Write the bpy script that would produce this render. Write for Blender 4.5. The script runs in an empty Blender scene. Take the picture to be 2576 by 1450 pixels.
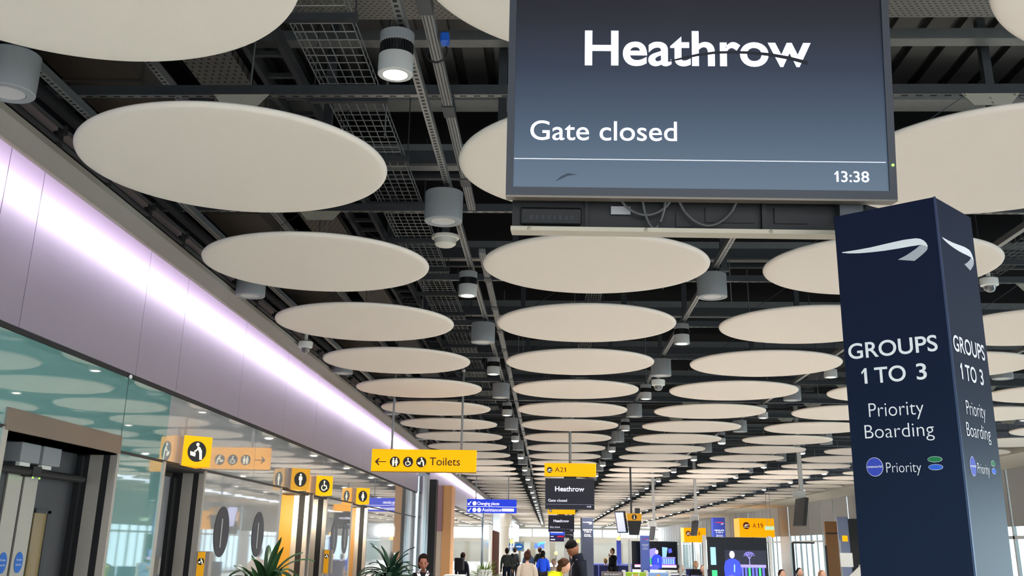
import bpy, bmesh, math, random
from mathutils import Vector, Matrix
random.seed(7)
PI = math.pi
sc = bpy.context.scene
col = sc.collection

# ------------------------------------------------------------------ camera
EYE = Vector((0, 0, 1.70))
F_PX, CY_PX = 2599.0, 477.4            # focal length and optical axis height in the 2576x1450 frame
pitch, yaw, roll = 0.3323, -0.0394, 0.0149
cp, sp = math.cos(pitch), math.sin(pitch)
fw = Vector((math.sin(yaw) * cp, math.cos(yaw) * cp, sp))
rt = Vector((math.cos(yaw), -math.sin(yaw), 0))
up = rt.cross(fw)
r2 = rt * math.cos(roll) + up * math.sin(roll)
u2 = -rt * math.sin(roll) + up * math.cos(roll)
cam = bpy.data.cameras.new('camera')
cam.sensor_width = 36.0
cam.lens = 36.0 * F_PX / 2576.0
cam.shift_y = -(725 - CY_PX) / 2576.0
cam.clip_end = 400
cam_ob = bpy.data.objects.new('camera', cam)
m4 = Matrix((r2, u2, -fw)).transposed().to_4x4()
m4.translation = EYE
cam_ob.matrix_world = m4
col.objects.link(cam_ob)
sc.camera = cam_ob

# ------------------------------------------------------------------ view, world, lights
sc.view_settings.view_transform = 'Standard'
sc.view_settings.look = 'None'
sc.view_settings.gamma = 1.0
sc.view_settings.use_curve_mapping = False
sc.view_settings.exposure = 0.8
sc.cycles.max_bounces = 7
sc.cycles.diffuse_bounces = 4
sc.cycles.glossy_bounces = 4
sc.cycles.transparent_max_bounces = 8
sc.cycles.sample_clamp_indirect = 6.0
sc.cycles.caustics_reflective = False
sc.cycles.caustics_refractive = False
w = bpy.data.worlds.new('World')
sc.world = w
w.use_nodes = True
bg = w.node_tree.nodes['Background']
bg.inputs[0].default_value = (0.80, 0.90, 1.0, 1)
bg.inputs[1].default_value = 1.5

def area_light(name, loc, size, size_y, power, color, rot):
    l = bpy.data.lights.new(name, 'AREA')
    l.shape = 'RECTANGLE'; l.size = size; l.size_y = size_y
    l.energy = power; l.color = color
    o = bpy.data.objects.new(name, l)
    o.location = loc; o.rotation_euler = rot
    col.objects.link(o)
    return o

# daylight that falls in through the long glass front on the right
area_light('daylight_right', (12.6, 8, 1.25), 28, 2.1, 420, (0.93, 0.97, 1.0), (PI / 2, 0, PI / 2))
area_light('daylight_far', (4, 123, 3.1), 18, 1.1, 1000, (0.93, 0.97, 1.0), (-PI / 2, 0, 0))
area_light('fill_behind', (4, -5.8, 1.9), 12, 3.2, 110, (0.95, 0.97, 1.0), (PI / 2, 0, 0))  # unseen lamp added behind the camera to brighten the totem front
area_light('shop_lights', (4, 126.0, 2.15), 18, 1.6, 70, (1.0, 0.95, 0.88), (0, 0, 0))
# the LED strip in the pelmet over the left wall
area_light('pelmet_strip', (-3.215, 40, 3.955), 0.03, 90, 265, (0.93, 0.84, 1.0), (0, 1.15, 0))
LAMP_W, LAMP_C = 260, (1.0, 0.965, 0.925)

# ------------------------------------------------------------------ helpers: materials
def lin(c):
    return tuple(((v / 255) / 12.92 if v / 255 <= 0.04045 else ((v / 255 + 0.055) / 1.055) ** 2.4) for v in c)

MATS = {}
def mat(name, rgb=None, rough=0.5, metal=0.0, emit=0.0, emit_rgb=None, noise=0.0, nscale=20.0, spec=0.5, coat=0.0, alpha=1.0, bump=0.0, ior=1.5):
    if name in MATS:
        return MATS[name]
    m = bpy.data.materials.new(name)
    m.use_nodes = True
    nt = m.node_tree
    b = nt.nodes['Principled BSDF']
    c = lin(rgb)
    b.inputs['Base Color'].default_value = (*c, 1)
    b.inputs['Roughness'].default_value = rough
    b.inputs['Metallic'].default_value = metal
    b.inputs['Specular IOR Level'].default_value = spec
    b.inputs['IOR'].default_value = ior
    b.inputs['Coat Weight'].default_value = coat
    b.inputs['Coat Roughness'].default_value = 0.03
    b.inputs['Alpha'].default_value = alpha
    if emit:
        b.inputs['Emission Color'].default_value = (*lin(emit_rgb or rgb), 1)
        b.inputs['Emission Strength'].default_value = emit * 0.5
    if noise or bump:
        tc = nt.nodes.new('ShaderNodeTexCoord')
        nz = nt.nodes.new('ShaderNodeTexNoise')
        nz.inputs['Scale'].default_value = nscale
        nz.inputs['Detail'].default_value = 4
        nt.links.new(tc.outputs['Object'], nz.inputs['Vector'])
        if noise:
            mx = nt.nodes.new('ShaderNodeMix'); mx.data_type = 'RGBA'
            mx.inputs[6].default_value = (*[v * (1 - noise) for v in c], 1)
            mx.inputs[7].default_value = (*[min(1, v * (1 + noise)) for v in c], 1)
            nt.links.new(nz.outputs['Fac'], mx.inputs[0])
            nt.links.new(mx.outputs[2], b.inputs['Base Color'])
        if bump:
            bp = nt.nodes.new('ShaderNodeBump')
            bp.inputs['Strength'].default_value = bump
            bp.inputs['Distance'].default_value = 0.01
            nt.links.new(nz.outputs['Fac'], bp.inputs['Height'])
            nt.links.new(bp.outputs['Normal'], b.inputs['Normal'])
    MATS[name] = m
    return m

def slotted(name, rgb, px, py, hx, hy, ax=0, ay=1, stagger=False):
    """sheet steel punched with a regular grid of slots (object coordinates ax, ay; pitch px, py; slot half sizes hx, hy)"""
    m = mat(name, rgb, 0.5, 0.7, noise=0.12, nscale=9)
    nt = m.node_tree
    b = nt.nodes['Principled BSDF']
    src = b.inputs['Base Color'].links[0].from_socket
    tc = nt.nodes.new('ShaderNodeTexCoord')
    se = nt.nodes.new('ShaderNodeSeparateXYZ')
    nt.links.new(tc.outputs['Object'], se.inputs[0])
    def mt(op, a, v=None, c=None):
        n = nt.nodes.new('ShaderNodeMath'); n.operation = op
        if hasattr(a, 'is_linked'): nt.links.new(a, n.inputs[0])
        else: n.inputs[0].default_value = a
        if v is not None:
            if hasattr(v, 'is_linked'): nt.links.new(v, n.inputs[1])
            else: n.inputs[1].default_value = v
        return n.outputs[0]
    A, B = se.outputs[ax], se.outputs[ay]
    gx = mt('DIVIDE', A, px)
    gy = mt('DIVIDE', B, py)
    if stagger:
        gx = mt('ADD', gx, mt('MULTIPLY', mt('MODULO', mt('FLOOR', gy), 2.0), 0.5))
    fx = mt('ABSOLUTE', mt('SUBTRACT', mt('FRACT', gx), 0.5))
    fy = mt('ABSOLUTE', mt('SUBTRACT', mt('FRACT', gy), 0.5))
    k = mt('MULTIPLY', mt('LESS_THAN', fx, hx / px), mt('LESS_THAN', fy, hy / py))
    mx = nt.nodes.new('ShaderNodeMix'); mx.data_type = 'RGBA'
    nt.links.new(k, mx.inputs[0])
    nt.links.new(src, mx.inputs[6])
    mx.inputs[7].default_value = (0.008, 0.008, 0.009, 1)
    nt.links.new(mx.outputs[2], b.inputs['Base Color'])
    nt.links.new(mt('SUBTRACT', 0.7, mt('MULTIPLY', k, 0.7)), b.inputs['Metallic'])
    return m

# ------------------------------------------------------------------ helpers: geometry
class MB:
    """collects shapes; build() links them as ONE mesh object"""
    def __init__(s):
        s.bm = bmesh.new()
    def _mi(s, faces, mi):
        for f in faces: f.material_index = mi
    def box(s, x0, x1, y0, y1, z0, z1, mi=0, bevel=0.0, mx=None):
        vs = [s.bm.verts.new((x, y, z)) for z in (z0, z1) for y in (y0, y1) for x in (x0, x1)]
        fs = [s.bm.faces.new([vs[i] for i in q]) for q in ((0, 2, 3, 1), (4, 5, 7, 6), (0, 1, 5, 4), (2, 6, 7, 3), (0, 4, 6, 2), (1, 3, 7, 5))]
        s._mi(fs, mi)
        if bevel:
            es = list({e for f in fs for e in f.edges})
            r = bmesh.ops.bevel(s.bm, geom=es, offset=bevel, segments=2, affect='EDGES', profile=0.5)
            s._mi(r['faces'], mi)
            vs = list({v for f in r['faces'] for v in f.verts} | {v for v in vs if v.is_valid})
        if mx: bmesh.ops.transform(s.bm, matrix=mx, verts=vs)
        return s
    def lathe(s, prof, cx=0, cy=0, cz=0, n=24, mi=0, cap=True, axis='z'):
        rings = []
        for r, z in prof:
            ring = []
            for k in range(n):
                a = 2 * PI * k / n
                p = (r * math.cos(a), r * math.sin(a), z)
                if axis == 'y': p = (p[0], p[2], p[1])
                if axis == 'x': p = (p[2], p[0], p[1])
                ring.append(s.bm.verts.new((p[0] + cx, p[1] + cy, p[2] + cz)))
            rings.append(ring)
        fs = []
        for a, b in zip(rings, rings[1:]):
            for k in range(n):
                fs.append(s.bm.faces.new((a[k], a[(k + 1) % n], b[(k + 1) % n], b[k])))
        if cap:
            fs.append(s.bm.faces.new(rings[0][::-1])); fs.append(s.bm.faces.new(rings[-1]))
        s._mi(fs, mi)
        return s
    def tube(s, pts, r, n=8, mi=0):
        pts = [Vector(p) for p in pts]
        rs = r if isinstance(r, (list, tuple)) else [r] * len(pts)
        rings = []
        for i, p in enumerate(pts):
            d = (pts[min(i + 1, len(pts) - 1)] - pts[max(i - 1, 0)]).normalized()
            a = d.cross(Vector((0, 0, 1)) if abs(d.z) < 0.9 else Vector((1, 0, 0))).normalized()
            b = d.cross(a)
            rings.append([s.bm.verts.new(p + (a * math.cos(2 * PI * k / n) + b * math.sin(2 * PI * k / n)) * rs[i]) for k in range(n)])
        fs = []
        for a, b in zip(rings, rings[1:]):
            for k in range(n): fs.append(s.bm.faces.new((a[k], a[(k + 1) % n], b[(k + 1) % n], b[k])))
        fs.append(s.bm.faces.new(rings[0][::-1])); fs.append(s.bm.faces.new(rings[-1]))
        s._mi(fs, mi)
        return s
    def prism(s, pts, fr, d0=0.0, d1=0.001, mi=0):
        """polygon pts (u,v) on frame fr = (origin, ex, ey, n), from depth d0 to d1 along n"""
        O, ex, ey, nn = fr
        a = [s.bm.verts.new(O + ex * u + ey * v + nn * d0) for u, v in pts]
        b = [s.bm.verts.new(O + ex * u + ey * v + nn * d1) for u, v in pts]
        fs = [s.bm.faces.new(a[::-1]), s.bm.faces.new(b)]
        k = len(pts)
        for i in range(k): fs.append(s.bm.faces.new((a[i], a[(i + 1) % k], b[(i + 1) % k], b[i])))
        s._mi(fs, mi)
        return s
    def rect(s, fr, u0, u1, v0, v1, d0=0.0, d1=0.001, mi=0):
        return s.prism([(u0, v0), (u1, v0), (u1, v1), (u0, v1)], fr, d0, d1, mi)
    def disc(s, fr, u, v, ru, rv, d0=0.0, d1=0.001, mi=0, n=28):
        return s.prism([(u + ru * math.cos(2 * PI * k / n), v + rv * math.sin(2 * PI * k / n)) for k in range(n)], fr, d0, d1, mi)
    def ball(s, c, r, mi=0, n=12, sc_=(1, 1, 1)):
        q = bmesh.ops.create_uvsphere(s.bm, u_segments=n, v_segments=max(6, n * 2 // 3), radius=r)
        bmesh.ops.transform(s.bm, matrix=Matrix.Translation(c) @ Matrix.Diagonal((*sc_, 1)), verts=q['verts'])
        s._mi({f for v in q['verts'] for f in v.link_faces}, mi)
        return s
    def build(s, name, mats, parent=None, smooth=False, loc=None, rotz=0):
        me = bpy.data.meshes.new(name)
        bmesh.ops.recalc_face_normals(s.bm, faces=s.bm.faces[:])
        s.bm.to_mesh(me); s.bm.free()
        for m in (mats if isinstance(mats, (list, tuple)) else [mats]): me.materials.append(m)
        if smooth:
            me.shade_smooth()
            if hasattr(me, 'set_sharp_from_angle'): me.set_sharp_from_angle(angle=math.radians(38))
        o = bpy.data.objects.new(name, me)
        col.objects.link(o)
        if parent: o.parent = parent
        if loc: o.location = loc
        o.rotation_euler.z = rotz
        return o

def tag(o, label=None, cat=None, group=None, kind=None):
    if label: o['label'] = label
    if cat: o['category'] = cat
    if group: o['group'] = group
    if kind: o['kind'] = kind
    return o
def empty(name, loc, label, cat, group=None, rotz=0):
    o = bpy.data.objects.new(name, None); col.objects.link(o)
    o.empty_display_size = 0.1
    o.location = loc; o.rotation_euler.z = rotz
    return tag(o, label, cat, group)
def struct(o):
    o['kind'] = 'structure'
    return o
def copy_tree(o, parent=None):
    c = o.copy(); col.objects.link(c)
    c.parent = parent
    for ch in list(o.children): copy_tree(ch, c)
    return c

# lettering ------------------------------------------------------------
_txt = {}
def text_geo(body, offset=0.0):
    k = (body, offset)
    if k not in _txt:
        cu = bpy.data.curves.new('lettering', 'FONT')
        cu.body = body; cu.size = 1.0; cu.offset = offset; cu.resolution_u = 6
        o = bpy.data.objects.new('lettering', cu); col.objects.link(o)
        bpy.context.view_layer.update()
        me = bpy.data.meshes.new_from_object(o.evaluated_get(bpy.context.evaluated_depsgraph_get()))
        vs = [v.co.copy() for v in me.vertices]; fs = [tuple(p.vertices) for p in me.polygons]
        bpy.data.objects.remove(o); bpy.data.curves.remove(cu); bpy.data.meshes.remove(me)
        _txt[k] = (vs, fs)
    return _txt[k]
def cap_h(offset):
    vs, _ = text_geo('H', offset)
    return max(v.y for v in vs) - min(v.y for v in vs)
def put_text(mb, fr, body, u0, u1, v0, cap, d=0.001, offset=0.0, mi=0):
    """letters as a thin solid film on frame fr: from u0 to u1, base line v0, capital height cap"""
    vs, fs = text_geo(body, offset)
    x0 = min(v.x for v in vs); x1 = max(v.x for v in vs)
    sy = cap / cap_h(offset); sx = (u1 - u0) / (x1 - x0) if u1 is not None else sy
    O, ex, ey, nn = fr
    nv = [mb.bm.verts.new(O + ex * (u0 + (v.x - x0) * sx) + ey * (v0 + v.y * sy) + nn * d) for v in vs]
    for f in fs:
        try: q = mb.bm.faces.new([nv[i] for i in f])
        except ValueError: continue
        q.material_index = mi
def digit_one(mb, fr, u0, u1, v0, cap, d=0.001, mi=0):
    W = u1 - u0
    mb.prism([(u0 + W * .5, v0), (u1, v0), (u1, v0 + cap), (u0 + W * .62, v0 + cap), (u0, v0 + cap * .74), (u0 + W * .12, v0 + cap * .62), (u0 + W * .5, v0 + cap * .79)], fr, d * .5, d, mi)
def frame(o, ex=(1, 0, 0), ey=(0, 0, 1)):
    ex, ey = Vector(ex).normalized(), Vector(ey).normalized()
    return (Vector(o), ex, ey, ex.cross(ey))
ORD = ['zeroth', 'first', 'second', 'third', 'fourth', 'fifth', 'sixth', 'seventh', 'eighth', 'ninth', 'tenth', 'eleventh', 'twelfth',
       'thirteenth', 'fourteenth', 'fifteenth', 'sixteenth', 'seventeenth', 'eighteenth', 'nineteenth', 'twentieth']

# ------------------------------------------------------------------ materials
CREAM = mat('cream_fabric', (226, 217, 207), 0.9, spec=0.2, noise=0.015, nscale=60)
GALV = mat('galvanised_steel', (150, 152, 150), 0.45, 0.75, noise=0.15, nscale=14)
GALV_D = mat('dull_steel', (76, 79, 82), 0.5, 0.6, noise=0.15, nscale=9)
DARK = mat('dark_steel', (46, 48, 52), 0.6, 0.3, noise=0.15, nscale=6)
BLACK = mat('black_paint', (17, 17, 19), 0.6)
VOID = mat('near_black', (11, 11, 13), 0.9, spec=0.1)
GREY = mat('grey_paint', (140, 144, 147), 0.55)
GREY_L = mat('pale_grey_paint', (186, 186, 184), 0.5)
WHITE = mat('white_plastic', (222, 222, 216), 0.45)
SLOT_Y = slotted('slotted_channel', (150, 152, 150), 0.5, 0.042, 0.008 * 30, 0.010, 0, 1)
LENS = mat('lamp_lens', (255, 248, 235), 0.3, emit=14, emit_rgb=(255, 246, 232))
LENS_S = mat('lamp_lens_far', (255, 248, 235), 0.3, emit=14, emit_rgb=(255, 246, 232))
STEEL = mat('brushed_steel', (196, 190, 180), 0.42, 0.7, noise=0.06, nscale=40)
YELLOW = mat('yellow_sign_face', (255, 172, 0), 0.5, emit=0.85, emit_rgb=(255, 176, 0), spec=0.2)
YELLOW_D = mat('yellow_sign_dim', (232, 168, 10), 0.4, emit=0.25, emit_rgb=(255, 170, 0))  # dimmer face that still emits weakly
SIGN_EDGE = mat('sign_edge', (150, 118, 40), 0.5)
INK = mat('sign_ink', (32, 26, 18), 0.5)
PICTO = mat('pictogram_white', (255, 250, 225), 0.5, emit=0.8, emit_rgb=(255, 248, 215))
NAVY = mat('navy_panel', (20, 26, 49), 0.34, spec=0.22, noise=0.05, nscale=120)
NAVY.node_tree.nodes['Principled BSDF'].inputs['Specular Tint'].default_value = (0.55, 0.74, 1.0, 1)
VINYL = mat('pale_vinyl', (236, 238, 242), 0.5)
SKIN_M = {}

# ------------------------------------------------------------------ the hall: floor, roof, walls
YN, YF = -6.0, 124.5
XL, XR = -3.45, 12.0
struct(MB().box(-5, 16, YN, YF + 20, -0.2, 0.0).build('floor', mat('pale_terrazzo', (176, 172, 166), 0.25, noise=0.12, nscale=30)))

# ribbed metal deck near the camera, near-black slab beyond
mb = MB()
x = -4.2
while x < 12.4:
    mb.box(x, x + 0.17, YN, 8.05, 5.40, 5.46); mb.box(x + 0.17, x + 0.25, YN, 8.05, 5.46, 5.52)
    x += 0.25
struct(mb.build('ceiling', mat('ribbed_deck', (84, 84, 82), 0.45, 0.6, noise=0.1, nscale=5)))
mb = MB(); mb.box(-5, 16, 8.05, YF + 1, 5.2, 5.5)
struct(mb.build('ceiling_slab', VOID))
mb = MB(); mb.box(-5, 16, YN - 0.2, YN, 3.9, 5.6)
struct(mb.build('wall_light_block', VOID))  # added out of view to keep light from behind off the void
mb = MB(); mb.box(-5.2, -4.2, YN, YF, 3.99, 5.5)
struct(mb.build('wall_plenum', DARK))

# roof beams: double flanged cross members
def beam(y, z, name='roof_beam'):
    mb = MB()
    mb.box(-4.1, 12.0, y - 0.16, y - 0.145, z, z + 0.12, 1); mb.box(-4.1, 12.0, y - 0.145, y - 0.10, z, z + 0.012, 1)
    mb.box(-4.1, 12.0, y - 0.03, y + 0.11, z + 0.03, z + 0.05, 0); mb.box(-4.1, 12.0, y + 0.02, y + 0.05, z + 0.05, z + 0.25, 0)
    mb.box(-4.1, 12.0, y + 0.22, y + 0.26, z, z + 0.012, 1); mb.box(-4.1, 12.0, y + 0.26, y + 0.275, z, z + 0.10, 1)
    struct(mb.build(name, [GALV, GALV_D]))
for k in range(22): beam(8.45 + 3.06 * k, 4.80)
mb = MB(); mb.box(-4.1, 12, 6.62, 6.66, 5.12, 5.20); mb.box(-4.1, 12, 6.66, 6.74, 5.12, 5.13)
mb.box(-4.1, 12, 7.72, 7.76, 5.14, 5.26); mb.box(-4.1, 12, 7.76, 7.92, 5.14, 5.15); mb.box(-4.1, 12, 7.92, 7.96, 5.14, 5.26)
struct(mb.build('roof_beam', GALV))

# ------------------------------------------------------------------ ceiling discs
ROW0, ROWS = 3.41, 53
DY, DX, X0 = 2.2975, 2.2376, -1.877
Z_DISC = 3.81
disc_bm = MB().lathe([(0.02, 0.006), (0.55, 0.005), (0.80, 0.002), (0.868, 0.0), (0.884, 0.003), (0.894, 0.009), (0.899, 0.018), (0.90, 0.024), (0.896, 0.031), (0.88, 0.036), (0.02, 0.04)], n=96)
first = disc_bm.build('hanging_disc', CREAM, smooth=True)
disc_me = first.data
lo = MB().lathe([(0.02, 0.004), (0.82, 0.001), (0.884, 0.003), (0.899, 0.018), (0.896, 0.031), (0.88, 0.036), (0.02, 0.04)], n=40); lo.tube([(0, -0.012, 0.03), (0, -0.012, 0.452)], 0.004, 5)
lo_o = lo.build('hanging_disc', CREAM, smooth=True); lo_me = lo_o.data; bpy.data.objects.remove(lo_o)
# suspension: trapezoid bracket plate under the cross channel, with bolts and a drop rod
mbp = MB()
fr = frame((0, -0.03, 0.30))
mbp.prism([(-0.17, 0.16), (0.17, 0.16), (0.105, 0.085), (-0.105, 0.085)], fr, -0.004, 0.004)
for u, v in ((-0.145, 0.15), (0.145, 0.15), (0.0, 0.13), (0.01, 0.10)): mbp.disc(fr, u, v, 0.008, 0.008, 0, 0.012, n=8)
plate_o = mbp.build('bracket_plate', mat('painted_plate', (196, 190, 170), 0.5)); plate_me = plate_o.data; bpy.data.objects.remove(plate_o)
mbr = MB().tube([(0, -0.012, 0.03), (0, -0.012, 0.452)], 0.004, 6)
rod_o = mbr.build('drop_rod', GALV_D); rod_me = rod_o.data; bpy.data.objects.remove(rod_o)
def wire(sx):
    o = MB().tube([(sx * 0.16, -0.03, 0.44), (sx * 0.78, 0.0, 0.03)], 0.0025, 5).build('brace_wire', GALV_D)
    me = o.data; bpy.data.objects.remove(o)
    return me
wire_me, wire2_me = wire(-1), wire(1)
# = mbw.build('brace_wire', GALV_D); wire_me = wire_o.data; bpy.data.objects.remove(wire_o)
COLN = ['column along the left wall', 'second column from the left wall', 'third column from the left wall', 'fourth column from the left wall',
        'fifth column from the left wall', 'column nearest the right windows']
n_disc = 0
far_mb = MB()
for i in range(ROWS):
    for j in range(6):
        y, xx = ROW0 + DY * i, X0 + DX * j
        if xx - 1.0 > 0.56 * y + 0.4: continue              # outside the frame to the right
        if n_disc >= 296:
            far_mb.lathe([(0.02, 0), (0.88, 0), (0.9, 0.02), (0.88, 0.036)], xx, y, Z_DISC, n=20); far_mb.tube([(xx, y, Z_DISC + 0.03), (xx, y, 4.262)], 0.004, 4); continue
        n_disc += 1
        o = first if n_disc == 1 else bpy.data.objects.new('hanging_disc', disc_me if i < 9 else lo_me)
        if n_disc > 1: col.objects.link(o)
        dz = random.uniform(-0.009, -0.001) if i > 1 else -0.001
        o.location = (xx, y, Z_DISC + dz); o.rotation_euler = (random.uniform(-.004, .004), random.uniform(-.004, .004), 0)
        if i < 19:
            tag(o, f'round cream ceiling disc, {ORD[i + 1]} row from the camera, {COLN[j]}', 'ceiling disc', 'cream ceiling discs')
        else:
            tag(o, f'small distant cream ceiling disc far down the hall, {COLN[j]}', 'ceiling disc', f'far cream ceiling discs in the {COLN[j]}')
        if i < 9:
            for nm, me in (('bracket_plate', plate_me), ('drop_rod', rod_me), ('brace_wire', wire_me)) + ((('brace_wire', wire2_me),) if True else ()):
                c = bpy.data.objects.new(nm, me); col.objects.link(c); c.parent = o
tag(far_mb.build('hanging_discs', CREAM), 'mass of tiny cream ceiling discs at the far end of the hall', 'ceiling discs', kind='stuff')

# ------------------------------------------------------------------ steel channels, trays and ducts over the discs
def channel_y(x, z, y0, y1, label, wdt=0.041, name='support_channel', cat='steel channel', group=None):
    mb = MB()
    mb.box(x - wdt / 2, x + wdt / 2, y0, y1, z, z + 0.003, 0)
    mb.box(x - wdt / 2, x - wdt / 2 + 0.003, y0, y1, z + 0.003, z + 0.045, 1); mb.box(x + wdt / 2 - 0.003, x + wdt / 2, y0, y1, z + 0.003, z + 0.045, 1)
    return tag(mb.build(name, [SLOT_RUN, GALV]), label, cat, group)
SLOT_RUN = slotted('slotted_run', (176, 176, 170), 4.0, 0.046, 4.0, 0.013, 0, 1)
nt = SLOT_RUN.node_tree
SLOT_CROSS = slotted('slotted_cross', (150, 152, 150), 0.10, 4.0, 0.022, 4.0, 0, 1)
GAPN = ['between first and second disc columns', 'between second and third disc columns', 'between third and fourth disc columns', 'between fourth and fifth disc columns', 'between fifth and sixth disc columns']
# slots must sit in the middle of the flange: narrow dark dashes on the underside
def slot_row(x, z, y0, y1, pitch, sx, sy, axis='y'):
    mb = MB(); t = y0
    while t < y1:
        if axis == 'y': mb.box(x - sx, x + sx, t, t + sy, z - 0.0012, z - 0.0002)
        else: mb.box(t, t + sy, x - sx, x + sx, z - 0.0012, z - 0.0002)
        t += pitch
    return mb
def run_channel(x, z, y0, y1, label, dense_to, group=None, wdt=0.045):
    mb = MB()
    mb.box(x - wdt / 2, x + wdt / 2, y0, y1, z, z + 0.003)
    mb.box(x - wdt / 2, x - wdt / 2 + 0.003, y0, y1, z + 0.003, z + 0.05); mb.box(x + wdt / 2 - 0.003, x + wdt / 2, y0, y1, z + 0.003, z + 0.05)
    o = tag(mb.build('support_channel', GALV), label, 'steel channel', group)
    slot_row(x, z, y0 + .02, dense_to, 0.048, 0.010, 0.022).build('slot_pattern', BLACK, o)
    return o
for j in range(5):
    xx = -0.735 + DX * j
    run_channel(xx, 4.12, 2.0, 122, f'long slotted steel channel carrying the lights {GAPN[j]}', 22 if j < 2 else 4)
for k, xx, zz, yy in ((0, -2.80, 4.12, 110), (1, -2.42, 4.42, 30)):
    run_channel(xx, zz, 2.0, yy, ['slotted steel rail high above the left wall pipe', 'slotted steel rail high above the column of discs at left wall'][k], 12)
for i in range(1, ROWS):
    y = ROW0 + DY * i
    mb = MB()
    mb.box(-4.2, 10.6, y - 0.02, y + 0.02, 4.27, 4.273, 0); mb.box(-4.2, 10.6, y - 0.023, y - 0.02, 4.274, 4.335, 1); mb.box(-4.2, 10.6, y + 0.02, y + 0.023, 4.274, 4.335, 1)  # paler steel on the bottom flange paints in its lit underside
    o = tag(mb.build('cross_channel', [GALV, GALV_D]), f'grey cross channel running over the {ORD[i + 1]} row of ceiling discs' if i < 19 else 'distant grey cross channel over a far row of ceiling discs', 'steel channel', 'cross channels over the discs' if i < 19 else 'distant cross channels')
    if i < 6: slot_row(y, 4.27, -3.1, 10.5, 0.085, 0.007, 0.04, 'x').build('slot_pattern', BLACK, o)
i = 0
o = tag(MB().box(-4.2, 4.5, ROW0 - 0.02, ROW0 + 0.02, 4.27, 4.335).build('cross_channel', GALV_D), 'grey cross channel running over the first row of ceiling discs', 'steel channel', 'cross channels over the discs')

# lighting track beside the first long channel
def track(y0, y1, label):
    mb = MB(); x, z = -0.62, 4.20
    mb.box(x - 0.03, x + 0.03, y0, y1, z, z + 0.045, 0, 0.004)
    for dx in (-0.018, 0.0, 0.018): mb.box(x + dx - 0.003, x + dx + 0.003, y0, y1, z - 0.004, z, 1)
    o = tag(mb.build('busbar_track', [GALV, GALV_D]), label, 'track')
    for yy in [y0 + 0.9 + 1.3 * q for q in range(int((y1 - y0 - 0.9) / 1.3) + 1)]:
        MB().box(x - 0.036, x + 0.036, yy, yy + 0.16, z - 0.008, z + 0.052).build('joint_sleeve', GALV_D, o)
    return o
track(2.2, 7.75, 'thick galvanised busbar track beside slotted channel at the upper picture middle')
track(9.0, 40, 'galvanised busbar track running down the hall from the third row of discs')
mb = MB().box(-0.575, -0.53, 4.80, 4.86, 4.17, 4.23, 0, 0.008); mb.lathe([(0.02, 0), (0.022, 0.05), (0.014, 0.055)], -0.555, 4.86, 4.19, 12)
o = tag(mb.build('blue_plug_box', mat('blue_plastic', (25, 95, 205), 0.4)), 'bright blue plug clipped on the busbar track', 'plug')
pts = [(-0.56, 4.84, 4.18)] + [(-0.60 + 0.055 * math.cos(t), 4.88 + 0.02 * q / 14, 4.155 + 0.06 * math.sin(t)) for q, t in enumerate([0.6 - 4.2 * k / 14 for k in range(15)])]
MB().tube(pts, 0.006, 6).build('cable_loop', BLACK, o)

# wire mesh cable baskets
def basket(x0, x1, z, y0, y1, label, pitch, rw=0.0042):
    mb = MB()
    n = 7
    for k in range(n):
        xx = x0 + (x1 - x0) * k / (n - 1)
        mb.tube([(xx, y0, z), (xx, y1, z)], rw, 5)
    for xx in (x0, x1): mb.tube([(xx, y0, z + 0.055), (xx, y1, z + 0.055)], rw, 5)
    y = y0
    while y < y1:
        mb.tube([(x0, y, z + 0.058), (x0, y, z - 0.003), (x1, y, z - 0.003), (x1, y, z + 0.058)], rw, 5); y += pitch
    o = tag(mb.build('cable_basket', GALV), label, 'cable basket')
    y = y0 + 0.6
    while y < min(y1, y0 + 26):
        t = MB(); t.box(x0 - 0.10, x1 + 0.06, y, y + 0.041, z - 0.055, z - 0.008)
        for xx in (x0 - 0.08, x1 + 0.045): t.tube([(xx, y + 0.02, z - 0.05), (xx, y + 0.02, 4.935 if y < 5.99 else 5.3)], 0.005, 6)
        t.build('trapeze_hanger', GALV_D, o)
        y += 1.15
    return o
basket(-1.54, -1.17, 4.60, 3.5, 24, 'wire mesh cable basket above gap right of the left disc column', 0.105)
basket(0.44, 0.62, 4.60, 7.5, 20.2, 'narrow wire mesh cable basket above the second disc column', 0.11)
basket(4.5, 4.86, 4.55, 7.5, 22, 'wire mesh cable basket seen right of the navy totem', 0.12)

# perforated trays and ducts
PERF = slotted('perforated_tray', (140, 138, 132), 0.040, 0.030, 0.0085, 0.0048, 0, 1, True)
tag(MB().box(-1.75, 4.2, 4.75, 5.98, 4.94, 4.99).build('perforated_tray', PERF), 'wide perforated steel tray crossing the top edge of the picture', 'cable tray')
PERF2 = slotted('perforated_tray_fine', (128, 124, 120), 0.05, 0.06, 0.008, 0.014, 0, 1, True)
mb = MB().box(-2.46, -2.10, 4.2, 30, 4.74, 4.745); mb.box(-2.46, -2.455, 4.2, 30, 4.745, 4.80); mb.box(-2.105, -2.10, 4.2, 30, 4.745, 4.80)
tag(mb.build('perforated_tray', PERF2), 'perforated cable tray running above the left column of discs', 'cable tray')
mb = MB()
for x in (-1.97, -1.74): mb.box(x, x + 0.035, 3.5, 45, 4.68, 4.77)
y = 3.7
while y < 45: mb.box(-1.935, -1.74, y, y + 0.035, 4.70, 4.73); y += 0.33
tag(mb.build('cable_ladder', mat('dark_ladder', (66, 68, 70), 0.5, 0.5, noise=0.2, nscale=3)), 'dark steel cable ladder beside perforated tray over the left discs', 'cable ladder')
mb = MB().box(-3.15, -2.65, 3.5, 45, 4.52, 4.77)
y = 4.6
while y < 45: mb.box(-3.17, -2.63, y, y + 0.03, 4.505, 4.785); y += 1.4
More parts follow.
